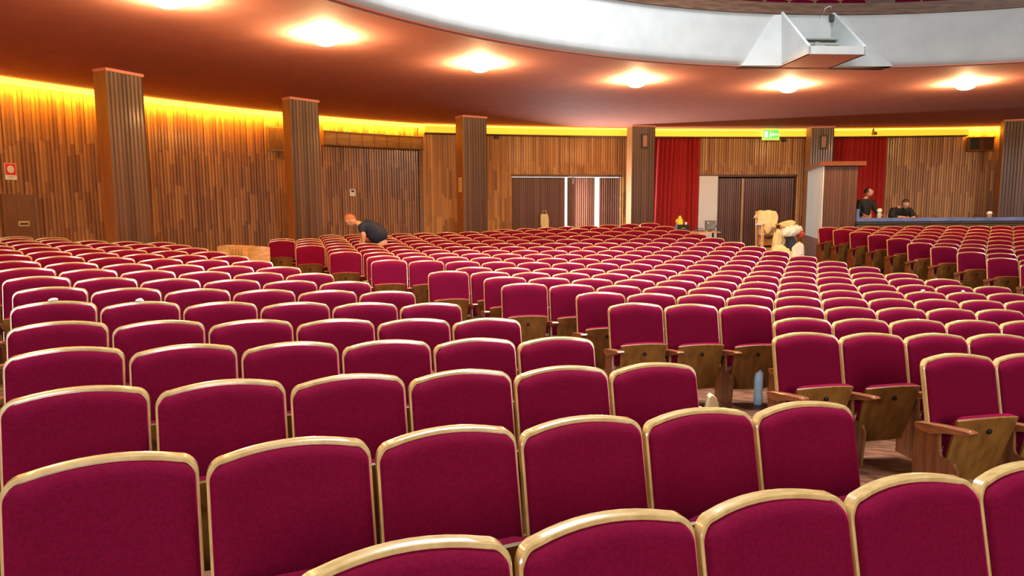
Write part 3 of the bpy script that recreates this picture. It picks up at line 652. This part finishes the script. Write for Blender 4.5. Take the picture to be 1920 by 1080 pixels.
k = MB(); k.box(W - .12, W - .055, -.12, -.04, .88, 1.0); k.build('junction_box', DGREY, t)

MB().box(-W + .06, W - .06, -.20, -.17, .06, .50).build('inner_panel', DGREY, t)
# ------------------------------------------------------------------ sound booth at the back right
BZ = floor_z(9.5, 18.8)
# partition: near corner at (8.03, 18.0), long side towards the back
t = thing('booth_partition', 'tall slatted booth partition with a ledge on top and a glossy left side', 'partition', (8.03, 18.0, BZ - .1))
H = EYE + 1.02 - t.location.z
def skewed(x0, x1, y0, y1, z0, z1, sk=.287):
    v, f = boxv(x0, x1, y0, y1, z0, z1); return [(x + y * sk, y, z) for x, y, z in v], f
rnd = random.Random(5); k = MB(); tones = []
for i in range(11):
    x0 = .01 + .84 * i / 11; k.box(x0, x0 + .070, -.012, .0, 0, H); tones += [rnd.random() * .5 + .05] * 6
k.add(skewed(0.0, .86, 0.0, 2.9, 0, H)); tones += [.35] * 6
o = k.build('slatted_front', PILW, t); at = o.data.attributes.new('tone', 'FLOAT', 'FACE'); at.data.foreach_set('value', tones)
k = MB(); k.add(skewed(-.03, -.004, -.012, 2.9, .0, H)); k.build('glossy_side', noise_mat('side_painted_reflection', (.62, .70, .69), (.80, .87, .85), scale=(1, 4, .3), nscale=3, rough=.3, coat=.3), t)  # reflected daylight put into the pale streaky colour of this face
k = MB(); k.add(skewed(-.035, -.005, -.016, 2.92, .0, .62)); k.build('skirting', RAILW, t)
k = MB(); k.add(skewed(-.12, 1.05, -.12, 2.98, H, H + .11)); k.build('ledge', ARMW, t, bevel=.006)
# front counter
t = thing('booth_counter', 'long booth counter with a blue top above wooden panels', 'counter', (8.90, 18.0, BZ - .1))
H = EYE - .36 - t.location.z
k = MB(); k.box(.03, 6.6, .02, .07, 0, H - .03)
for i in range(7): k.box(.05 + i * .94, .95 + i * .94, .0, .02, .05, H - .08)
k.build('front_panel', noise_mat('counter_panels', (.17, .075, .035), (.27, .13, .065), scale=(1, 1, .4), nscale=3, rough=.45), t)
MB().box(-.02, 6.6, -.10, .02, H - .10, H - .03).build('dark_edge', DGREY, t)
k = MB(); k.box(-.02, 6.6, -.10, .52, H - .03, H + .03); k.box(-.02, 6.6, -.12, -.10, H - .04, H + .05); k.build('blue_top', BLUE, t, bevel=.005)
MB().box(-.0, .05, -.06, .5, H + .03, H + .28).build('end_stop', BLUE, t)
# things on the counter
CT = EYE - .33
t = thing('bottle', 'small pale bottle standing on the blue counter between the two men', 'bottle', (9.63, 18.25, CT))
v, f = lathe([(.05, 0), (.055, .02), (.055, .13), (.03, .17), (.022, .18)], 16); mesh('body', v, f, mat('greenish_glass', (.35, .45, .36), .2), t, 40)
v, f = lathe([(.045, .165), (.06, .18), (.06, .235), (.03, .26)], 16); mesh('cap', v, f, WSIGN, t, 40)
t = thing('mug', 'small white-topped cup on the blue counter near the vent box', 'cup', (12.55, 18.3, CT))
v, f = lathe([(.05, 0), (.06, .06), (.06, .10)], 16); mesh('body', v, f, mat('mug_brown', (.3, .22, .15), .4), t, 40)
v, f = lathe([(.058, .10), (.07, .115), (.05, .16), (.02, .17)], 16); mesh('lid', v, f, WSIGN, t, 40)

# ------------------------------------------------------------------ people
def head(parent, c, s, fwd, tilt, hairm, beard=None, hairline=.1, smat=None):
    """c centre, s scale, fwd heading angle in the ground plane, tilt down"""
    smat = smat or SKIN
    b = bmesh.new(); bmesh.ops.create_icosphere(b, subdivisions=4, radius=1)
    for q in b.verts:
        x, y, z = q.co
        X = x * .072; Y = y * .092; Z = z * .112
        if z < 0: X *= 1 - .30 * z * z; Y *= 1 - .12 * z * z
        if y < 0 and z < .2: Y -= .010 * max(0, -z) * (1 - abs(x))
        g = lambda cx, cz, w, h: math.exp(-((x - cx) / w) ** 2 - ((z - cz) / h) ** 2) if y < 0 else 0
        Y -= .026 * g(0, -.13, .13, .2)                       # nose
        Y += .010 * (g(.38, .06, .2, .12) + g(-.38, .06, .2, .12))   # eye sockets
        Y -= .007 * g(0, .2, .6, .08)                          # brow
        Y -= .008 * g(0, -.48, .28, .07) ; Y += .005 * g(0, -.45, .25, .025)  # lips
        Y -= .008 * g(0, -.78, .25, .14)                       # chin
        for sx in (-1, 1):
            e = math.exp(-((y - .12) / .16) ** 2 - ((z - .0) / .24) ** 2) if x * sx > .6 else 0
            X += sx * .018 * e
        q.co = (X, Y, Z)
    M = Matrix.Translation(c) @ Matrix.Rotation(fwd, 4, 'Z') @ Matrix.Rotation(tilt, 4, 'X') @ Matrix.Scale(s, 4)
    v = [tuple(M @ q.co) for q in b.verts]; b.verts.index_update(); f = [tuple(q.index for q in fc_.verts) for fc_ in b.faces]; b.free()
    h = (v, f)
    b = bmesh.new(); bmesh.ops.create_icosphere(b, subdivisions=3, radius=1)
    rm = [q for q in b.verts if q.co.z < -.25 - .25 * q.co.y * -1 or (q.co.y < -.35 and q.co.z < .35 + hairline)]
    bmesh.ops.delete(b, geom=rm, context='VERTS')
    rr = random.Random(3)
    hv = [tuple(M @ Vector((q.co.x * .081 * (1 + rr.uniform(-.02, .04)), q.co.y * .102 + .004, q.co.z * .122 + rr.uniform(-.002, .004)))) for q in b.verts]
    b.verts.index_update(); hf = [tuple(q.index for q in fc_.verts) for fc_ in b.faces]; b.free()
    eyes = MB()
    for sx in (-.027, .027):
        eyes.add(lump(.012, .008, .008, 1, 1, 0, False), M @ Matrix.Translation((sx, -.086, .002)))
    return h, (hv, hf), (eyes.v, eyes.f)
def person(label, group, loc, body, bedges, clothes, headargs, hairm):
    t = thing('person', label, 'person', loc)
    h, hair, eyes = head(t, *headargs)
    # the body: one skin surface grown from the skeleton, joined with the modelled head
    o = skinned('body_tmp', body, bedges, SKIN, None)
    dg = bpy.context.evaluated_depsgraph_get(); dg.update(); ev = o.evaluated_get(dg); me = bpy.data.meshes.new_from_object(ev)
    vs = [tuple(q.co) for q in me.vertices] ; fs = [tuple(p.vertices) for p in me.polygons]; k = len(vs)
    bpy.data.objects.remove(o)
    vs += h[0]; fs += [tuple(i + k for i in q) for q in h[1]]
    mesh('body', vs, fs, SKIN, t, 80)
    for nm, pts, ed, m in clothes: skinned(nm, pts, ed, m, t)
    mesh('hair', hair[0], hair[1], hairm, t, 80)
    mesh('eyes', eyes[0], eyes[1], DHAIR, t, 80)
    return t
def hand_pts(body, edges, wrist_i, wrist, direction, side):
    """palm, four curled fingers and a thumb grown from the wrist joint"""
    d = Vector(direction).normalized(); sd = Vector(side).normalized(); n = d.cross(sd)
    w = Vector(wrist); base = len(body)
    palm = w + d * .07; body.append((*palm, (.036, .018))); edges.append((wrist_i, base))
    for k, (o_, L) in enumerate(((-.03, .065), (-.01, .078), (.011, .072), (.03, .056))):
        p0 = palm + sd * o_ + d * .025; p1 = p0 + d * L * .5 - n * .008; p2 = p1 + d * L * .4 - n * .028
        i = len(body); body += [(*p0, .0095), (*p1, .009), (*p2, .0075)]; edges += [(base, i), (i, i + 1), (i + 1, i + 2)]
    p0 = w + d * .03 - sd * .035; p1 = p0 + d * .035 - sd * .025 - n * .01; p2 = p1 + d * .03 - n * .01
    i = len(body); body += [(*p0, .012), (*p1, .010), (*p2, .008)]; edges += [(wrist_i, i), (i, i + 1), (i + 1, i + 2)]

# bending man between two rows, facing left
fx, fy = -2.62, 14.42; fz = floor_z(fx, fy)
HB = EYE - fz                                       # camera level above this floor
def q(u, v): return ((u - 723.8) / 90.0, HB - (v - 391.6) / 90.0)
def J(u, v, y, r): x_, z_ = q(u, v); return (x_, y, z_, r)
body = [J(716, 456, 0, .10), J(708, 436, -.01, .13), J(693, 425, -.02, .14), J(681, 420, -.03, .09), J(675, 419, -.03, .062), J(669, 416, -.03, .055)]
ed = [(i, i + 1) for i in range(5)]
def limb(body, ed, root, pts):
    i = len(body); body += pts; ed.append((root, i)); ed += [(i + k, i + k + 1) for k in range(len(pts) - 1)]; return i + len(pts) - 1
w1 = limb(body, ed, 2, [J(684, 427, -.20, .06), J(689, 440, -.26, .047), J(687, 457, -.24, .036)])
hand_pts(body, ed, w1, J(687, 457, -.24, 0)[:3], (-.55, .1, -.5), (.2, .9, 0))
w2 = limb(body, ed, 2, [J(682, 427, .15, .06), J(678, 442, .22, .045), J(672, 458, .18, .034)])
hand_pts(body, ed, w2, J(672, 458, .18, 0)[:3], (-.3, -.1, -.9), (.3, -.9, 0))
limb(body, ed, 0, [(0.02, -.10, .72, .095), (.03, -.11, .42, .065), (.05, -.11, .10, .042), (-.10, -.12, .045, .035)])
limb(body, ed, 0, [(0.02, .10, .72, .095), (-.02, .12, .42, .065), (.03, .12, .10, .042), (-.12, .12, .045, .035)])
shirt = [J(720, 455, 0, .20), J(709, 436, -.01, .225), J(696, 426, -.02, .215), J(684, 421, -.03, .15), J(685, 427, -.20, .105), J(688, 437, -.25, .085), J(682, 427, .15, .10), J(680, 436, .20, .08)]
se = [(0, 1), (1, 2), (2, 3), (2, 4), (4, 5), (2, 6), (6, 7)]
z0_ = J(719, 456, 0, 0)[2]
trou = [(-.04, 0, z0_ - .02, .185), (.02, -.10, .72, .115), (.03, -.11, .42, .082), (.05, -.11, .12, .062), (.02, .10, .72, .115), (-.02, .12, .42, .082), (.03, .12, .12, .062)]
te = [(0, 1), (1, 2), (2, 3), (0, 4), (4, 5), (5, 6)]
hx, hz = q(660, 413)
p = person('person in a navy t-shirt bending over the seats beside the wooden wall', None, (fx, fy, fz), body, ed,
       [('t_shirt', shirt, se, NAVY), ('trousers', trou, te, TAN)], ((hx, -.03, hz), 1.18, R_(-80), R_(32), GINGER), GINGER)
# man with raised head behind the booth counter, back half turned
def upright(lean, twist):
    pass
fx, fy = 10.02, 19.75; fz = BZ - .02; dz = EYE + .36 - 1.62 - fz
body = [(0, 0, .95 + dz, .12), (0.0, 0, 1.15 + dz, .125), (-.02, .0, 1.36 + dz, .135), (-.01, 0, 1.47 + dz, .065), (.02, 0, 1.53 + dz, .055)]
ed = [(0, 1), (1, 2), (2, 3), (3, 4)]
a = limb(body, ed, 2, [(-.19, -.02, 1.36 + dz, .055), (-.22, -.05, 1.10 + dz, .042), (-.12, -.26, .98 + dz, .03)]); hand_pts(body, ed, a, (-.12, -.26, .98 + dz), (.4, -.8, 0), (.8, .4, 0))
a = limb(body, ed, 2, [(.18, -.02, 1.34 + dz, .055), (.26, -.10, 1.10 + dz, .042), (.30, -.33, 1.00 + dz, .03)]); hand_pts(body, ed, a, (.30, -.33, 1.0 + dz), (.2, -.9, -.1), (.9, .2, 0))
limb(body, ed, 0, [(-.1, 0, .85 + dz, .09), (-.1, -.02, .48 + dz / 2, .062), (-.1, 0, .10, .042), (-.1, -.15, .045, .035)])
limb(body, ed, 0, [(.1, 0, .85 + dz, .09), (.1, -.02, .48 + dz / 2, .062), (.1, 0, .10, .042), (.12, -.15, .045, .035)])
top = [(0, 0, .90 + dz, .145), (0, 0, 1.12 + dz, .150), (-.02, 0, 1.36 + dz, .165), (-.01, 0, 1.45 + dz, .085), (-.18, -.02, 1.37 + dz, .092), (-.22, -.05, 1.10 + dz, .07), (-.14, -.22, 1.0 + dz, .048), (.17, -.02, 1.36 + dz, .092), (.26, -.1, 1.10 + dz, .07), (.295, -.28, 1.02 + dz, .048)]
te2 = [(0, 1), (1, 2), (2, 3), (2, 4), (4, 5), (5, 6), (2, 7), (7, 8), (8, 9)]
tr2 = [(0, 0, .92 + dz, .13), (-.1, 0, .82 + dz, .105), (-.1, -.02, .48, .08), (-.1, 0, .12, .06), (.1, 0, .82 + dz, .105), (.1, -.02, .48, .08), (.1, 0, .12, .06)]
person('person in black standing at the left end of the booth, head turned away', None, (fx, fy, fz), body, ed,
       [('black_top', top, te2, BLACK), ('trousers', tr2, te, BLACK)], ((.06, -.01, 1.645 + dz), 1.1, R_(62), R_(-18), DHAIR), DHAIR)
# man leaning over the counter
fx, fy = 10.66, 19.05; dz = 0
S = EYE - .03
body = [(0, .25, S - .50, .14), (0, .18, S - .30, .14), (0, .05, S - .10, .15), (.0, -.05, S - .0, .075), (.0, -.10, S + .03, .06)]
ed = [(0, 1), (1, 2), (2, 3), (3, 4)]
for sx in (-1, 1):
    a = limb(body, ed, 2, [(sx * .23, .02, S - .10, .06), (sx * .33, -.05, S - .30, .048), (sx * .16, -.34, S - .27, .032)])
    hand_pts(body, ed, a, (sx * .16, -.34, S - .27), (-sx * .6, -.5, -.1), (.5, -.6, 0))
    limb(body, ed, 0, [(sx * .11, .26, S - .62, .1), (sx * .12, .22, S - 1.0, .07), (sx * .12, .26, BZ + .10, .05), (sx * .12, .12, BZ + .03, .035)])
top = [(0, .25, S - .52, .16), (0, .18, S - .30, .165), (0, .05, S - .12, .175), (0, -.02, S - .03, .11)] + [q for sx in (-1, 1) for q in ((sx * .22, .02, S - .10, .105), (sx * .32, -.05, S - .30, .085), (sx * .20, -.26, S - .27, .06))]
te3 = [(0, 1), (1, 2), (2, 3), (2, 4), (4, 5), (5, 6), (2, 7), (7, 8), (8, 9)]
tr3 = [(0, .25, S - .55, .15), (-.11, .26, S - .62, .12), (-.12, .22, S - 1.0, .09), (-.12, .26, BZ + .12, .068), (.11, .26, S - .62, .12), (.12, .22, S - 1.0, .09), (.12, .26, BZ + .12, .068)]
person('person with dark hair and black top leaning over the blue counter', None, (fx, fy, 0), body, ed,
       [('black_top', top, te3, BLACK), ('trousers', tr3, te, BLACK)], ((.0, -.17, S + .07), 1.2, R_(-12), R_(20), DHAIR), DHAIR)
# ------------------------------------------------------------------ things left around by the workers
fl = floor_z
# chair stripped to its wooden frame, on a pile of boards, with a cloth over its back
x0, y0 = 6.80, 18.35; z0 = fl(x0, y0)
nb = 6; rnd = random.Random(11)
for i in range(nb):
    w = .80 - .02 * i; t = thing('board', 'tan board, %s up in the pile below the stripped chair' % ORD[i + 1], 'board', (x0 + rnd.uniform(-.05, .05), y0 + rnd.uniform(-.04, .04), z0 + .005 + i * .052), rnd.uniform(-.12, .12), 'tan boards piled under the stripped chair')
    MB().box(-w / 2, w / 2, -.24, .24, 0, .05).build('plank', TAN, t, bevel=.004)
zc = z0 + .005 + nb * .052
t = thing('stripped_chair', 'wooden chair without upholstery standing on the tan boards', 'chair', (x0, y0, zc), .05)
for sx in (-1, 1):
    MB().box(sx * .25 - .03, sx * .25 + .03, -.20, -.14, 0, .62).build('leg', TAN, t, bevel=.004)
    k = MB(); k.add(prism([(.16, 0), (.20, 0), (.28, .96), (.23, .96)], 'x', sx * .25 - .028, sx * .25 + .028)); k.build('leg', TAN, t, bevel=.004)
    MB().box(sx * .25 - .04, sx * .25 + .04, -.22, .24, .60, .64).build('armrest', TAN, t, bevel=.005)
MB().box(-.22, .22, -.18, .18, .30, .34).build('seat_rail', DGREY, t)
k = MB(); k.add(prism([(.17, .06), (.19, .06), (.245, .80), (.225, .80)], 'x', -.20, .20)); k.build('back_panel', TAN, t)
MB().box(-.25, .25, .22, .28, .90, .97).build('top_rail', TAN, t, bevel=.005)
# cloth hanging in a point over the back
vs = []; fs = []; nu, nv = 16, 14
for j in range(nv + 1):
    for i in range(nu + 1):
        u = -1 + 2 * i / nu; w = j / nv
        hang = .62 * (1 - abs(u - .08) ** 1.3 * .62); L = w * (hang + .22)
        x = u * (.31 - .08 * w * (1 - .3 * abs(u))) + .02 * math.sin(7 * u + 4 * w)
        if L < .2: y, z = .30 - L * .75, .985 - .02 * (u * u) - .9 * max(0, abs(u) - .72) ** 1.2 * .9 + .012 * math.sin(9 * u)
        else: y, z = .15 - .03 * (L - .2) + .022 * math.sin(8 * u + 3 * w), .985 - .02 * u * u - (L - .2) - .8 * max(0, abs(u) - .72) ** 1.2
        vs.append((x, y, z))
for j in range(nv):
    for i in range(nu): k_ = j * (nu + 1) + i; fs.append((k_, k_ + 1, k_ + nu + 2, k_ + nu + 1))
o = mesh('cloth', vs, fs, CREAM, None, 60); o.location = (x0, y0, zc); o.rotation_euler = (0, 0, .05)
s_ = o.modifiers.new('thick', 'SOLIDIFY'); s_.thickness = .008
tag(o, 'cream cloth draped over the back of the stripped wooden chair', 'cloth')
# heap of bags and covers between the chair and the booth partition
def bag(name, label, cat, u, y, v, sx, sy, sz, seed, m, rot=0, lift=None, amp=.25):
    x = (u - 960) / F_PX * y
    vv, ff = lump(sx, sy, sz, seed, 4, amp)
    rr_ = random.Random(seed); cr = [(Vector((rr_.gauss(0, 1), rr_.gauss(0, 1), rr_.gauss(0, 1))).normalized(), rr_.uniform(6, 13), rr_.uniform(0, 6)) for _ in range(7)]
    nv_ = []
    for p_ in vv:                                    # creases and corners of a slumped bag
        d_ = Vector((p_[0] / sx, p_[1] / sy, p_[2] / sz - .62)); k_ = sum(abs(math.sin(f_ * d_.dot(a_) + b_)) for a_, f_, b_ in cr) / 7
        g_ = 1 - .34 * (k_ - .4); nv_.append((p_[0] * g_, p_[1] * g_, max(0, p_[2] * (1 - .26 * (k_ - .4)))))
    vv = nv_
    z = lift if lift is not None else fl(x, y)
    o = mesh(name, vv, ff, m, None, 28); o.location = (x, y, z); o.rotation_euler = (0, 0, rot)
    return tag(o, label, cat)
bx, by = 7.25, 17.35; bz = fl(bx, by)
bag('plastic_bag', 'big white bag at the bottom right of the heap beside the partition', 'bag', 1497, 17.05, 0, .17, .15, .34, 3, BAGW, .3)
bag('cushion_cover', 'large cream cover at the bottom left of the heap', 'cover', 1468, 17.2, 0, .27, .18, .33, 4, PAPER, .2)
bag('cloth_bundle', 'yellowish bundle behind the cream cover, next to the boards', 'bundle', 1461, 17.75, 0, .20, .18, .50, 5, CREAM, .5)
bag('dark_bundle', 'dark blue bundle wedged between the two pale bags', 'bundle', 1484, 17.5, 0, .16, .12, .46, 6, mat('dark_blue_cloth', (.03, .04, .08), .8), .1)
bag('plastic_bag', 'white crumpled bag on top of the heap', 'bag', 1486, 17.55, 0, .26, .2, .17, 8, BAGW, .4, fl(7.1, 17.6) + .66, .35)
bag('red_cloth', 'small orange red cloth at the right end of the heap', 'cloth', 1501, 17.5, 0, .10, .10, .12, 9, mat('orange_red_cloth', (.5, .07, .03), .8), 0, fl(7.3, 17.5) + .62, .3)
bag('pale_cloth', 'pale cloth lying on the upper left of the heap', 'cloth', 1475, 17.8, 0, .20, .15, .12, 10, CREAM, .2, fl(7.1, 17.8) + .86, .3)
# work table in front of the first curtain
x0, y0 = 5.15, 19.9; z0 = fl(x0, y0); tz = EYE - .70 - z0
t = thing('work_table', 'work table behind the back row in front of the left curtain', 'table', (x0, y0, z0))
MB().box(-.75, .75, -.3, .3, tz - .035, tz).build('tabletop', TAN, t, bevel=.004)
for sx in (-.68, .68):
    for sy in (-.24, .24): MB().box(sx - .025, sx + .025, sy - .025, sy + .025, 0, tz - .035).build('leg', METAL, t)
T = EYE - .70
t = thing('equipment_case', 'black case on the work table under the yellow object', 'case', (4.88, 19.9, T))
MB().box(-.17, .17, -.15, .15, 0, .20).build('body', BLACK, t, bevel=.012); MB().box(-.06, .06, -.165, -.15, .09, .11).build('handle', GREY, t, bevel=.004)
t = thing('yellow_jug', 'bright yellow jug on top of the black case', 'jug', (4.81, 19.9, T + .20))
v, f = lathe([(.085, 0), (.09, .02), (.088, .12), (.06, .17), (.04, .22), (.035, .24), (.02, .25)], 20); mesh('body', v, f, YEL, t, 50)
mesh('handle', *tube([(-.07, 0, .15), (-.11, 0, .13), (-.12, 0, .08), (-.085, 0, .05)], .014), YEL, t, 60)
t = thing('white_cup', 'small white cup on the black case beside the yellow jug', 'cup', (4.98, 19.88, T + .20))
v, f = lathe([(.03, 0), (.035, .05), (.038, .07), (.02, .075)], 14); mesh('body', v, f, WSIGN, t, 40)
t = thing('tool_tray', 'low tray with tools on the right of the work table', 'tray', (5.36, 19.86, T))
MB().box(-.16, .16, -.1, .1, 0, .02).build('base', ARMW, t, bevel=.003)
mesh('handle', *tube([(-.13, 0, .02), (-.12, 0, .09), (.1, 0, .09), (.12, 0, .02)], .009), METAL, t, 60)
MB().box(-.1, -.02, -.06, .0, .02, .06).box(.02, .09, -.05, .02, .02, .05).build('tool', DGREY, t, bevel=.004)
t = thing('cable_lamp', 'grey bent-neck work lamp on the table in front of the white panel', 'lamp', (5.66, 19.85, T))
v, f = lathe([(.06, 0), (.06, .02), (.015, .03)], 16); mesh('foot', v, f, DGREY, t, 40)
mesh('neck', *tube([(0, 0, .02), (.03, 0, .10), (.10, 0, .17), (.18, 0, .17)], .010), GREY, t, 60)
k = MB(); k.add(lathe([(.02, 0), (.035, .02), (.045, .09)], 14), Matrix.Translation((.17, 0, .175)) @ Matrix.Rotation(R_(125), 4, 'Y')); k.build('shade', DGREY, t, 40)
# cream bag on the brown sliding door
a = 102.32
t = thing('hanging_bag', 'cream canvas bag hanging on the left brown sliding door', 'bag', mp(a, EYE - .72, .36), R_(a - 90))
vv, ff = lump(.165, .07, .38, 21, 3, .10, False); vv = [(max(-.155, min(.155, x * 1.15)), y, min(z, .50)) for x, y, z in vv]; mesh('pouch', vv, ff, PAPER, t, 50)
mesh('strap', *tube([(-.1, 0, .46), (-.04, .04, .62), (.05, .04, .62), (.1, 0, .46)], .012), PAPER, t, 60)
# bare plywood panels standing in the aisle behind the left block
py = 13.75
for i, (px, w) in enumerate(((-4.98, .40), (-5.16, .40), (-5.24, .40), (-5.32, .40), (-5.40, .40), (-5.48, .40), (-5.74, .46))):
    yy = py - .10 * (i == 0) + .05 * i; z = fl(px, yy)
    rz = .18 if i in (0, 6) else 1.05
    lab = ('bare plywood seat panel nearest the first seats of the middle block', 'bare plywood seat panel, %s in the upright stack left of the single panel' % ORD[max(i, 1)], 'curved bare plywood panel at the left end of the stack')[0 if i == 0 else (2 if i == 6 else 1)]
    t = thing('plywood_panel', lab, 'panel', (px, yy, z), rz, 'bare plywood panels standing in the aisle')
    vs = []; fs = []
    for s_ in (0, .016):
        for j in range(7):
            for q in range(9):
                u = -1 + q / 4; zz = j / 6 * .80; vs.append((u * w / 2, s_ - .04 * (1 - u * u) + zz * .08, zz + (.03 * (1 - u * u) if j == 6 else 0)))
    for j in range(6):
        for q in range(8):
            k_ = j * 9 + q; fs += [(k_, k_ + 1, k_ + 10, k_ + 9), (63 + k_, 63 + k_ + 9, 63 + k_ + 10, 63 + k_ + 1)]
    for j in range(6):
        for q in (0, 8): k_ = j * 9 + q; fs.append((k_, k_ + 9, 72 + k_, 63 + k_))
    for q in range(8):
        for j in (0, 6): k_ = j * 9 + q; fs.append((k_, k_ + 1, 64 + k_, 63 + k_))
    mesh('sheet', vs, fs, TAN, t, 40)
# wooden offcuts in the aisle, pale blue bottle under the middle block, black bag at the far left
def hit(u, v, dz=0.0):
    """where the line of sight through a picture point meets the floor"""
    d = Fw + right * ((u - 960) / F_PX) + down * ((v - 540) / F_PX); o_ = Vector((0, 0, EYE)); s = 1.0
    while s < 40:
        p_ = o_ + d * s
        if p_.z < fl(p_.x, p_.y) + dz: return p_
        s += .01
p_ = Vector((2.16, 6.95, fl(2.16, 6.95)))
p_ = Vector((1.80, 6.10, fl(1.80, 6.10)))
t = thing('wood_offcut', 'pale wedge-shaped wood offcut on the aisle floor', 'wood offcut', p_)
k = MB(); k.add(prism([(-.06, 0), (.07, 0), (.03, .14), (-.01, .17), (-.035, .15)], 'y', -.05, .05)); k.build('block', CREAM, t, bevel=.004)
for dx, lab in ((-.10, 'small pale wood chip left of the wedge offcut on the aisle floor'), (.10, 'small pale wood chip right of the wedge offcut on the aisle floor')):
    t = thing('wood_chip', lab, 'wood offcut', (p_.x + dx, p_.y - .02, fl(p_.x + dx, p_.y - .02)), dx * 6)
    k = MB(); k.add(prism([(-.035, 0), (.03, 0), (.035, .03), (-.02, .05)], 'y', -.02, .02)); k.build('chip', CREAM, t)
p_ = Vector((2.33, 6.42, fl(2.33, 6.42))); k_ = (EYE - (696 - 391) / 1300 * 6.42 - p_.z) / .265
t = thing('water_bottle', 'pale blue plastic bottle on the floor beside the first seat of the second middle row', 'bottle', p_)
v, f = lathe([(.035, 0), (.042, .01 * k_), (.042, .07 * k_), (.036, .09 * k_), (.042, .11 * k_), (.042, .222 * k_), (.03, .234 * k_), (.022, .237 * k_)], 18); mesh('body', v, f, LBLUE, t, 45)
v, f = lathe([(.024, .234 * k_), (.024, .262 * k_), (.02, .265 * k_)], 14); mesh('cap', v, f, LBLUE, t, 40)
t = thing('black_bag', 'black bag on the floor at the left edge beside the nearest seat', 'bag', (-1.62, 2.02, fl(-1.62, 2.02)))
vv, ff = lump(.13, .16, .30, 31, 3, .15); mesh('pouch', vv, ff, BLACK, t, 50)
mesh('strap', *tube([(-.06, 0, .46), (-.05, .02, .58), (.05, .02, .58), (.06, 0, .46)], .012), BLACK, t, 60)
# small white tags lying on four backrests
def find(b, r, j): return next(s for s in SEATS if s['b'] == b and s['r'] == r and s['j'] == j)
for b, r, j, dx, lab in (('A', 5, 0, -.01, 'white paper scrap on the leftmost seat back of the sixth left row'), ('A', 5, 1, -.01, 'white paper scrap on the second seat back of the sixth left row'),
                         ('B', 5, 9, .01, 'white paper knob on a right-hand seat back of the sixth middle row'), ('B', 5, 10, -.01, 'white paper knob further right on the same middle row')):
    s = find(b, r, j); c = Vector((s['x'] + dx * math.cos(s['h']), s['y'] + dx * math.sin(s['h']), s['z'] + .921))
    vv, ff = lump(.028, .014, .014, int(s['x'] * 10) + 40, 2, .3); o = mesh('paper_scrap', vv, ff, WSIGN, None, 40); o.location = c; o.rotation_euler = (0, 0, s['h'] + .4)
    tag(o, lab, 'paper scrap', 'white paper scraps on seat backs')
